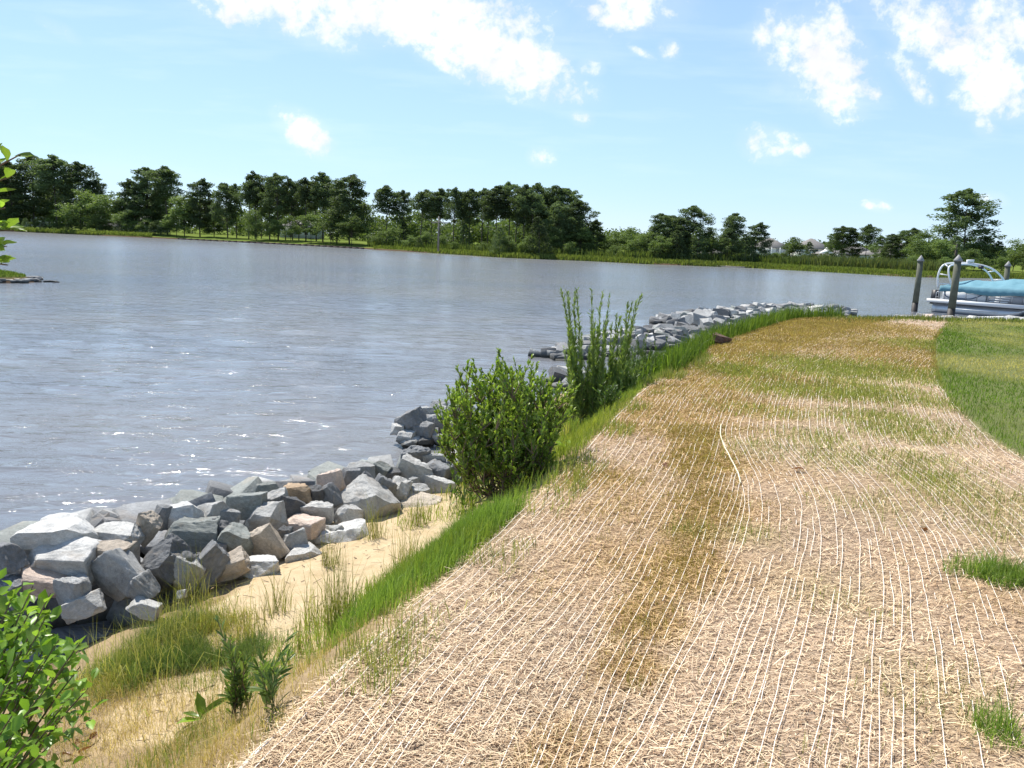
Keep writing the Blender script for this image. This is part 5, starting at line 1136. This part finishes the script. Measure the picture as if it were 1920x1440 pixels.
grove('trees among the houses on the right shore', [('broad', 1487, 442, 42, 14), ('cedar', 1520, 452, 36, 12), ('broad', 1455, 472, 40, 10), ('broad', 1545, 475, 50, 14), ('broad', 1475, 482, 44, 8), ('pine', 1580, 422, 50, 30), ('full', 1568, 435, 34, 34), ('full', 1600, 426, 44, 32), ('pine', 1626, 419, 46, 30), ('full', 1655, 440, 36, 44), ('full', 1672, 437, 36, 40), ('full', 1690, 430, 40, 44), ('full', 1710, 426, 40, 40), ('broad', 1650, 480, 36, 40), ('broad', 1740, 428, 66, 22), ('broad', 1720, 445, 50, 18), ('broad', 1715, 478, 44, 9), ('broad', 1765, 445, 56, 14),
    ('full', 1812, 350, 112, 24, 'tall lone pine towering behind the moored boat'), ('cedar', 1790, 440, 60, 20), ('full', 1845, 440, 60, 20), ('cedar', 1870, 450, 64, 18), ('broad', 1905, 446, 80, 22), ('broad', 1935, 450, 80, 18), ('broad', 1830, 465, 60, 10), ('broad', 1770, 480, 44, 8), ('broad', 1800, 478, 44, 9), ('broad', 1880, 480, 60, 8), ('broad', 1920, 482, 60, 9), ('full', 1990, 440, 80, 20), ('broad', 1975, 450, 90, 12)],
    {'pine': 'dark pine among the houses on the right shore', 'broad': 'leafy tree among the houses on the right shore', 'cedar': 'dark low tree on the right shore'})
# shore beyond both sides of the frame, and the woods behind everything
for i in range(26):
    x = -150 - i * 9 + random.uniform(-3, 3); y = np.interp(-x, [134, 190, 260, 420], [222, 240, 235, 150]) + random.uniform(12, 30); k = random.choice(('full', 'pine', 'broad')); tm, cm, w_ = LIB[k][i % 3]
    H = random.uniform(14, 20); r_ = empty('pine_tree' if k != 'broad' else 'leafy_tree', (x, y, -.6), random.uniform(0, 6)); tag(r_, 'tree of the wood along the shore left of the view', 'tree', 'trees along the shore left of the view')
    for n_, me in (('trunk', tm), ('crown', cm)): o = bpy.data.objects.new(n_, me); COL.objects.link(o); o.parent = r_; o.scale = (H, H, H)
Cw, Rw = [], []
for i in range(1700):
    px = random.uniform(-60, 1960); y = float(shore_y(px)) + (random.uniform(70, 130) if px < 1120 else random.uniform(145, 210)); top = random.uniform(4, 9) * (0.5 if 1430 < px < 1720 else (.75 if px > 1110 else (1.0 if px > 690 else 1.7)))
    x = world_x(px, y); Cw.append((x, y, random.uniform(.5, max(1, top)) ** 1.0)); r_ = random.uniform(1.4, 2.8); Rw.append((r_ * 1.2, r_ * 1.2, r_ * .9))
Vw = tri_leaves(np.array(Cw), np.array(Rw), 80, .85)
tag(obj('far_wood', mk_mesh('far_wood', Vw, np.arange(len(Vw)).reshape(-1, 4)), M['broad']), 'low wood behind the shore trees across the water', kind='stuff')

# marsh edge and reeds
def marsh(name, px0, px1, o0, o1, n, h0, h1, w, ca, cb, label):
    px = rng.uniform(px0, px1, n); off = rng.uniform(o0, o1, n); y = shore_y(px) + off
    SX = np.interp(px, np.linspace(px0, px1, 40), [world_x(p, float(shore_y(p))) for p in np.linspace(px0, px1, 40)]); x = SX * (1 + off / shore_y(px))
    z = np.interp(off, FAR_OFF[:, 0], FAR_OFF[:, 1]) - .08
    me = blade_mesh(name, np.column_stack([x, y, z]), rng.uniform(h0, h1, n), np.full(n, w) * rng.uniform(.6, 1.3, n), lean_rand(n, .22), cols(n, ca, cb, .2)); tag(obj(name, me, M['grass']), label, kind='stuff')
marsh('marsh_grass', -40, 285, 0.2, 4, 9000, .5, 1.1, .16, (0.13, 0.18, 0.04), (0.24, 0.28, 0.08), 'pale green marsh grass at the water edge on the far left shore')
marsh('shore_grass', 700, 1440, -0.4, 3, 12000, .3, .8, .14, (0.10, 0.14, 0.03), (0.21, 0.24, 0.07), 'green grass at the water edge below the pine row')
marsh('shore_scrub', 690, 1240, 3, 14, 7000, .6, 1.7, .2, (0.06, 0.095, 0.025), (0.15, 0.185, 0.06), 'scrub and tall grass under the long pine row')
marsh('low_scrub', 1180, 1520, 3, 16, 7000, .6, 1.8, .2, (0.06, 0.095, 0.025), (0.15, 0.185, 0.06), 'scrub and tall grass under the shore clump left of the houses')
marsh('marsh_edge', 1425, 1990, -1.0, 3.5, 12000, .35, .7, .12, (0.14, 0.19, 0.04), (0.25, 0.29, 0.08), 'bright marsh grass at the water edge on the right shore')
marsh('reed_bed', 1500, 1800, 4, 16, 9000, .9, 2.1, .13, (0.06, 0.09, 0.03), (0.15, 0.165, 0.065), 'tall reed bed in front of the low houses')
# beach patch
p = [(world_x(px, float(shore_y(px)) + o_), float(shore_y(px)) + o_) for px, o_ in ((1340, .2), (1365, -.6), (1395, -.5), (1412, .4), (1400, 2), (1360, 2.2))]
V = [(x, y, -1.12 + .12 * (i > 3)) for i, (x, y) in enumerate(p)] + [(x, y, -1.5) for x, y in p]; bm = bmesh.new(); vs = [bm.verts.new(v) for v in V]
bm.faces.new(vs[:6]); [bm.faces.new((vs[i], vs[(i + 1) % 6], vs[6 + (i + 1) % 6], vs[6 + i])) for i in range(6)]
tag(obj('beach', bm, simple('beach_sand', (0.5, 0.41, 0.33), .9, nscale=1)), kind='structure')
# low timber bulkhead in front of the lit lawn
wood = simple('bulkhead_timber', (0.075, 0.052, 0.042), .85, nscale=1.5, namt=.4)
bk = empty('bulkhead', (world_x(520, float(shore_y(520))), float(shore_y(520)), WATER)); tag(bk, 'low dark timber bulkhead along the shore of the lit lawn', 'bulkhead'); o3 = np.array(bk.location)
pp = [np.array([world_x(px, float(shore_y(px)) - 1.0), float(shore_y(px)) - 1.0, WATER]) for px in range(335, 691, 12)]
for a_, b_ in zip(pp[:-1], pp[1:]):
    mb = MB(); mb.box((a_ + b_) / 2 - o3 + [0, 0, .04], (np.linalg.norm(b_ - a_) * .985, .12, .5), math.atan2(b_[1] - a_[1], b_[0] - a_[0])); mb.build('panel', wood, bk)
    mb = MB(); mb.box(a_ - o3 + [0, -.12, .06], (.2, .2, .6)); mb.build('post', wood, bk)

# ---------------------------------------------------------------- houses, tent, utility pole
ROOFM = simple('roof_shingle', (0.20, 0.185, 0.17), .9, nscale=.8, namt=.2); SIDE = {'w': simple('white_siding', (0.74, 0.74, 0.72), .7), 'g': simple('pale_grey_siding', (0.50, 0.52, 0.52), .7), 't': simple('beige_siding', (0.55, 0.46, 0.36), .7), 'p': simple('pink_beige_siding', (0.60, 0.50, 0.44), .7)}
GLASS = simple('window_glass', (0.03, 0.04, 0.05), .08); TRIM = simple('white_trim', (0.8, 0.8, 0.79), .6); CANVAS = simple('white_canvas', (0.82, 0.82, 0.8), .7)
def house(px, y, wpx, wall_top, roof_top, base_z, depth, tone, label, storeys=2, cols_=4, rz=0.0, balcony=False, gable=False):
    s_ = y / F; x = at_y(px, wall_top, y)[0]; Wd = wpx * s_; hw = at_y(px, wall_top, y)[2] - base_z; hr = at_y(px, roof_top, y)[2] - base_z - hw
    r_ = empty('house', (x, y, base_z), rz); tag(r_, label, 'house', 'houses across the water'); D = depth
    mb = MB(); mb.box((0, D / 2, hw / 2), (Wd, D, hw)); mb.build('wall', SIDE[tone], r_)
    e = .4; rt = np.array([[-Wd / 2 - e, -e, hw], [Wd / 2 + e, -e, hw], [Wd / 2 + e, D + e, hw], [-Wd / 2 - e, D + e, hw]]); k = Wd / 2 + e if gable else max(.2, Wd / 2 - D / 2 if Wd > D else .3)
    top = np.array([[-k, D / 2, hw + hr], [k, D / 2, hw + hr]]); low = rt - [0, 0, .22]
    MB().add(np.vstack([rt, top, low]), [[0, 1, 5, 4], [2, 3, 4, 5], [6, 7, 1, 0], [7, 8, 2, 1], [8, 9, 3, 2], [9, 6, 0, 3], [9, 8, 7, 6]], [[1, 2, 5], [3, 0, 4]]).build('roof', ROOFM, r_)
    sh = hw / storeys
    for st in range(storeys):
        for c_ in range(cols_):
            wx = -Wd / 2 + Wd * (c_ + .5) / cols_; ww, wh = min(1.1, Wd / cols_ * .5), sh * .5; z = sh * (st + .55)
            f = MB(); [f.box((wx + dx_, -.06, z + dz_), (a_, .10, b_)) for dx_, dz_, a_, b_ in ((-ww / 2, 0, .1, wh + .2), (ww / 2, 0, .1, wh + .2), (0, wh / 2 + .05, ww - .1, .1), (0, -wh / 2 - .05, ww - .1, .1), (0, 0, ww - .1, .05))]
            fo = f.build('window', TRIM, r_); g_ = MB(); g_.box((wx, -.02, z), (ww - .1, .03, wh)); g_.build('pane', GLASS, fo)
    if balcony:
        mb = MB(); mb.box((0, -.9, sh), (Wd * .9, 1.7, .2)); bo = mb.build('balcony', TRIM, r_)
        mb = MB(); mb.box((0, -1.7, sh + 1.05), (Wd * .9, .08, .08)); [mb.box((-Wd * .45 + Wd * .9 * i / 22, -1.7, sh + .56), (.05, .05, .92)) for i in range(23)]; mb.build('railing', TRIM, bo)
        for i in range(4): mb = MB(); mb.box((-Wd * .43 + Wd * .86 * i / 3, -1.6, hw / 2), (.2, .2, hw - .02)); mb.build('column', TRIM, r_)
    return r_
house(1452, 235, 54, 464, 446, -.9, 9, 'g', 'pale grey two storey house with balcony at the left of the houses', 2, 4, 0, True)
house(1531, 240, 52, 466, 447, -.9, 10, 'w', 'house with a tall grey hip roof behind the narrow dark tree', 2, 3, 0)
house(1575, 225, 62, 477, 466, -.9, 8, 'p', 'low pinkish house beside the white tent roofs', 1, 4, 0)
house(1612, 228, 40, 470, 458, -.9, 8, 'g', 'white grey house part seen between the dark pines', 2, 3)
house(1672, 220, 92, 479, 468, -.9, 8, 'g', 'long low house with dark windows behind the reeds', 1, 9)
house(1700, 232, 34, 470, 456, -.9, 8, 'w', 'white gabled house end behind the dark pines', 2, 2, .3, gable=True)
house(1342, 240, 50, 478, 466, -.9, 8, 'w', 'white house glimpsed between the shore clump and the dark pine', 1, 4)
house(215, 268, 44, 424, 412, -.2, 8, 't', 'beige house glimpsed under the far left trees', 1, 3)
house(268, 262, 60, 420, 405, -.2, 8, 'g', 'pale blue grey house glimpsed under the second grove', 1, 5)
house(30, 285, 80, 400, 388, -.2, 8, 'g', 'grey house glimpsed at the far left behind the shrub leaves', 1, 5)
house(560, 235, 70, 425, 412, -.2, 8, 'g', 'grey house in shade behind the lit lawn', 1, 5)
for px, y, wpx, t0, t1, lb in ((1549, 205, 20, 475, 463, 'white peaked tent roof beside the hip roofed house'), (1568, 203, 16, 481, 474, 'lower white tent roof right of the peaked one')):
    s_ = y / F; x = at_y(px, t0, y)[0]; zb = at_y(px, t0, y)[2]; zt = at_y(px, t1, y)[2]; a_ = wpx * s_ / 2; r_ = empty('tent', (x, y, -.9)); tag(r_, lb, 'tent')
    h_ = zb + .9; MB().add([(-a_, -a_, h_), (a_, -a_, h_), (a_, a_, h_), (-a_, a_, h_), (0, 0, zt + .9), (-a_ * .35, -a_ * .35, h_ + (zt - zb) * .5), (a_ * .35, -a_ * .35, h_ + (zt - zb) * .5), (a_ * .35, a_ * .35, h_ + (zt - zb) * .5), (-a_ * .35, a_ * .35, h_ + (zt - zb) * .5)], [[0, 1, 6, 5], [1, 2, 7, 6], [2, 3, 8, 7], [3, 0, 5, 8], [3, 2, 1, 0]], [[5, 6, 4], [6, 7, 4], [7, 8, 4], [8, 5, 4]]).build('canopy', CANVAS, r_)
    for sx_ in (-1, 1):
        for sy_ in (-1, 1): mb = MB(); mb.box((sx_ * a_ * .93, sy_ * a_ * .93, h_ / 2 - .01), (.1, .1, h_ - .03)); mb.build('pole', TRIM, r_)
y = 140.0; x = at_y(822, 450, y)[0]; zt = at_y(822, 406, y)[2]; up_ = empty('utility_pole', (x, y, -.8)); tag(up_, 'grey wooden utility pole with crossarm in front of the pine row', 'utility pole')
MB().tube([(0, 0, 0), (0, 0, zt + .8)], [.17, .11], 8).build('pole', M['grey_wood'], up_); mb = MB(); mb.box((.5, -.16, zt + .8 - 1.0), (3.6, .12, .14)); mb.build('crossarm', M['grey_wood'], up_)

# ---------------------------------------------------------------- pilings
PIL = simple('piling_wood', (0.12, 0.122, 0.085), .85, nscale=3, namt=.35, bump=.4); CAPM = simple('piling_cap', (0.27, 0.265, 0.26), .6); DARKP = simple('wet_piling', (0.03, 0.025, 0.022), .6)
def piling(px, base_py, top_py, y, dia, label):
    b_ = at_y(px, base_py, y); zt = at_y(px, top_py, y)[2]; h_ = zt - WATER; r_ = empty('piling', (b_[0], y, WATER)); tag(r_, label, 'piling', 'mooring pilings by the boat')
    MB().tube([(0, 0, .46), (.01, 0, h_ * .5), (0, 0, h_ - .24)], [dia * .52, dia * .5, dia * .47], 14).build('post', PIL, r_, True)
    MB().tube([(0, 0, -1.5), (0, 0, .455)], [dia * .55, dia * .53], 14).build('waterline_band', DARKP, r_, True)
    MB().tube([(0, 0, h_ - .26), (0, 0, h_ - .20), (0, 0, h_ + .06)], [dia * .60, dia * .60, .01], 14).build('cap', CAPM, r_)
piling(1714, 585, 480, 42.2, .29, 'dark wooden piling with pointed cap standing left of the boat')
piling(1783, 588, 479, 38.6, .33, 'dark wooden piling with pointed cap in front of the boat')
piling(1884, 540, 491, 48, .30, 'pale wooden piling with pointed cap behind the boat cover')
y = 128.0; p0, p1 = at_y(1788, 500, y), at_y(1794, 458, y); sn = empty('dead_snag', (p0[0], y, -.8)); tag(sn, 'thin bare dead trunk behind the second piling', 'dead tree')
MB().tube([(0, 0, 0), (.15, 0, p1[2] * .6), (p1[0] - p0[0], 0, p1[2] + .8)], [.3, .24, .12], 7).build('trunk', M['bark'], sn); MB().tube([(.3, 0, p1[2] - .1), (-.4, 0, p1[2] + .9)], [.06, .03], 5).build('branch', M['bark'], sn)

# ---------------------------------------------------------------- covered pontoon boat
ALU = simple('boat_aluminium', (0.55, 0.56, 0.58), .38, .75, nscale=2, namt=.06); WHT = simple('boat_white', (0.78, 0.79, 0.80), .35, coat=.3); DKP = simple('boat_blue_grey', (0.14, 0.17, 0.22), .4); GRYP = simple('boat_grey', (0.36, 0.37, 0.39), .45); TUBE = simple('tower_white', (0.82, 0.82, 0.82), .3, coat=.4); BLK = simple('boat_black', (0.03, 0.03, 0.035), .5)
mC, tC, bC = new_mat('teal_cover'); co = tC.new('ShaderNodeTexCoord').outputs['Object']; n_ = tC.noise(tC.scale(co, (1, 3, 1)), 2.0, 4, .5)
tC.put(bC.inputs['Base Color'], tC.mix(tC.mapr(n_, .3, .7), rgb(0.10, 0.25, 0.31), rgb(0.14, 0.31, 0.38))); bC.inputs['Roughness'].default_value = .75
stern = at_y(1757, 583, 42.2); bow = at_y(1916, 600, 39.4); LEN = float(np.hypot(*(bow - stern)[:2])); hd = math.atan2(bow[1] - stern[1], bow[0] - stern[0])
BM = 2.3; nrm_ = np.array([-math.sin(hd), math.cos(hd)]); b0 = stern[:2] + nrm_ * BM / 2
boat = empty('pontoon_boat', (b0[0], b0[1], WATER), hd); tag(boat, 'white pontoon boat under a teal cover moored behind the point', 'boat')
print('boat length', LEN)
for yy in (-BM / 2 + .3, BM / 2 - .3):
    xs = [-.35, -.3, 0, LEN - 1.1, LEN - .6, LEN - .25, LEN - .02]; zs = [.16, .16, .16, .16, .20, .28, .42]; rs = [.12, .28, .31, .31, .26, .17, .03]
    po = MB().tube([(x, yy, z + .02) for x, z in zip(xs, zs)], rs, 16).build('pontoon', ALU, boat, True); mb = MB(); mb.box((LEN / 2 - .3, yy - .30 * (1 if yy < 0 else -1), .26), (LEN - 1.6, .06, .05)); mb.build('highlight_strip', WHT, po)  # white strip stands in for the bright highlight along the pontoon
mb = MB(); mb.box((LEN / 2 - .1, 0, .60), (LEN + .9, BM + .1, .14)); mb.build('deck', GRYP, boat)
mb = MB(); mb.box((LEN / 2 - .1, -BM / 2 - .07, .61), (LEN + .92, .03, .19)); mb.box((LEN / 2 - .1, BM / 2 + .07, .61), (LEN + .92, .03, .19)); mb.build('deck_trim', WHT, boat)
for sgn in (-1, 1):
    yy = sgn * (BM / 2 - .05); mb = MB(); mb.box((LEN * .30, yy, .96), (LEN * .52, .05, .56)); pa = mb.build('side_panel', WHT, boat)
    st = [(LEN * .05, 1.2), (LEN * .07, .98), (LEN * .11, .84), (LEN * .28, .80), (LEN * .38, .82), (LEN * .46, .94), (LEN * .53, 1.12), (LEN * .56, 1.24)]
    MB().tube([(x, yy + sgn * .03, z) for x, z in catmull([(a, b, 0) for a, b in st], .05)[:, :2]], .034, 6).build('stripe', DKP, pa, True)
    mb = MB(); mb.box((LEN * .78, yy, .96), (LEN * .42, .05, .56)); pb = mb.build('side_panel', GRYP, boat)
    for k in range(4): mb = MB(); mb.box((LEN * .70 + .05 * k, yy + sgn * .035, .76 + .115 * k), (LEN * .23, .02, .05)); mb.build('stripe', WHT, pb)
    for k in range(8): mb = MB(); mb.box((LEN * (.06 + k * .133), yy + sgn * .045, .98), (.035, .035, .66)); mb.build('fence_post', ALU, boat)
    MB().tube([(LEN * .02, yy, 1.26), (LEN * .99, yy, 1.26)], .025, 6).build('top_rail', ALU, boat)
# cover: ridge sagging between supports, skirt hanging over the rail
nx_, ny_ = 60, 22; U, Vv = np.meshgrid(np.linspace(0, 1, nx_), np.linspace(-1, 1, ny_), indexing='ij')
ridge = np.interp(U, [0, .1, .3, .46, .55, .70, .86, 1.0], [1.40, 1.62, 1.78, 1.74, 1.80, 1.95, 1.92, 1.76]); edge_z = 1.42
av = np.abs(Vv); prof = np.where(av < .8, 1 - (av / .8) ** 1.15, 0)
CZ = edge_z + (ridge - edge_z) * prof - .02 * np.sin(U * 34) * prof * (av > .25); sk = np.clip((av - .8) / .2, 0, 1); CZ = CZ - sk * (.33 - .05 * np.sin(U * 9)) ; CY = np.where(av < .8, Vv / .8 * (BM / 2 + .02), np.sign(Vv) * (BM / 2 + .03 + .05 * sk + .012 * np.sin(U * 70) * sk))
CX = LEN * (.0 + 1.12 * U); CZ += vnoise(U * 22, Vv * 5, 3) * .022 + .02 * np.sin(U * 60 + Vv * 8) * (sk + .3) * (np.abs(U - .3) < .09)
I = np.arange(nx_ * ny_).reshape(nx_, ny_); Q = np.stack([I[:-1, :-1], I[1:, :-1], I[1:, 1:], I[:-1, 1:]], -1).reshape(-1, 4)
cover = obj('cover', mk_mesh('cover', np.stack([CX, CY, CZ], -1).reshape(-1, 3), Q, smooth=True), mC, boat); sm = cover.modifiers.new('thick', 'SOLIDIFY'); sm.thickness = .012
# wake tower: two bowed tubes with rungs, rising from the stern and leaning towards the bow
tw = MB(); A1 = [(-.15, -BM / 2 + .1, 1.25), (-.22, -BM / 2 + .12, 1.9), (-.12, -BM / 2 + .3, 2.42), (.2, -.5, 2.58), (.9, .2, 2.60), (1.7, .75, 2.40), (2.25, BM / 2 - .12, 1.9), (2.55, BM / 2 - .1, 1.3)]
A2 = [(.55, -BM / 2 + .1, 1.35), (.30, -BM / 2 + .12, 1.95), (.22, -BM / 2 + .3, 2.40), (.45, -.45, 2.52), (1.0, .2, 2.53), (1.45, .7, 2.30), (1.75, BM / 2 - .12, 1.85), (1.9, BM / 2 - .1, 1.3)]
P1, P2 = catmull(A1, .08), catmull(A2, .08); to = MB().tube(P1, .045, 8).build('tower', TUBE, boat, True); MB().tube(P2, .045, 8).build('tower_tube', TUBE, to, True)
for u in (.05, .16, .27, .45, .62, .78, .9): a_, b_ = P1[int(u * (len(P1) - 1))], P2[int(u * (len(P2) - 1))]; MB().tube([a_, b_], .032, 6).build('rung', TUBE, to, True)
MB().tube([(.75, .05, 2.56), (.75, .05, 2.72), (1.0, .25, 2.74), (1.0, .25, 2.58)], .07, 8).build('light_bar', WHT, to, True); mb = MB(); mb.box((1.35, .4, 2.42), (.22, .16, .16)); mb.build('speaker', BLK, to)
lad = MB(); [lad.tube([(-.2, -BM / 2 + .15 + o_, .66), (-.2, -BM / 2 + .15 + o_, 1.05), (-.05, -BM / 2 + .15 + o_, 1.12)], .02, 6) for o_ in (0, .4)]; [lad.tube([(-.2, -BM / 2 + .15, z), (-.2, -BM / 2 + .55, z)], .018, 6) for z in (.8, 1.0)]; lad.build('boarding_ladder', ALU, boat)
mb = MB(); mb.box((-.55, 0, .75), (.36, .42, .75), 0, .85); mo = mb.build('outboard_motor', BLK, boat); MB().tube([(-.55, 0, .42), (-.55, 0, -.5)], .09, 8).build('motor_leg', BLK, mo)
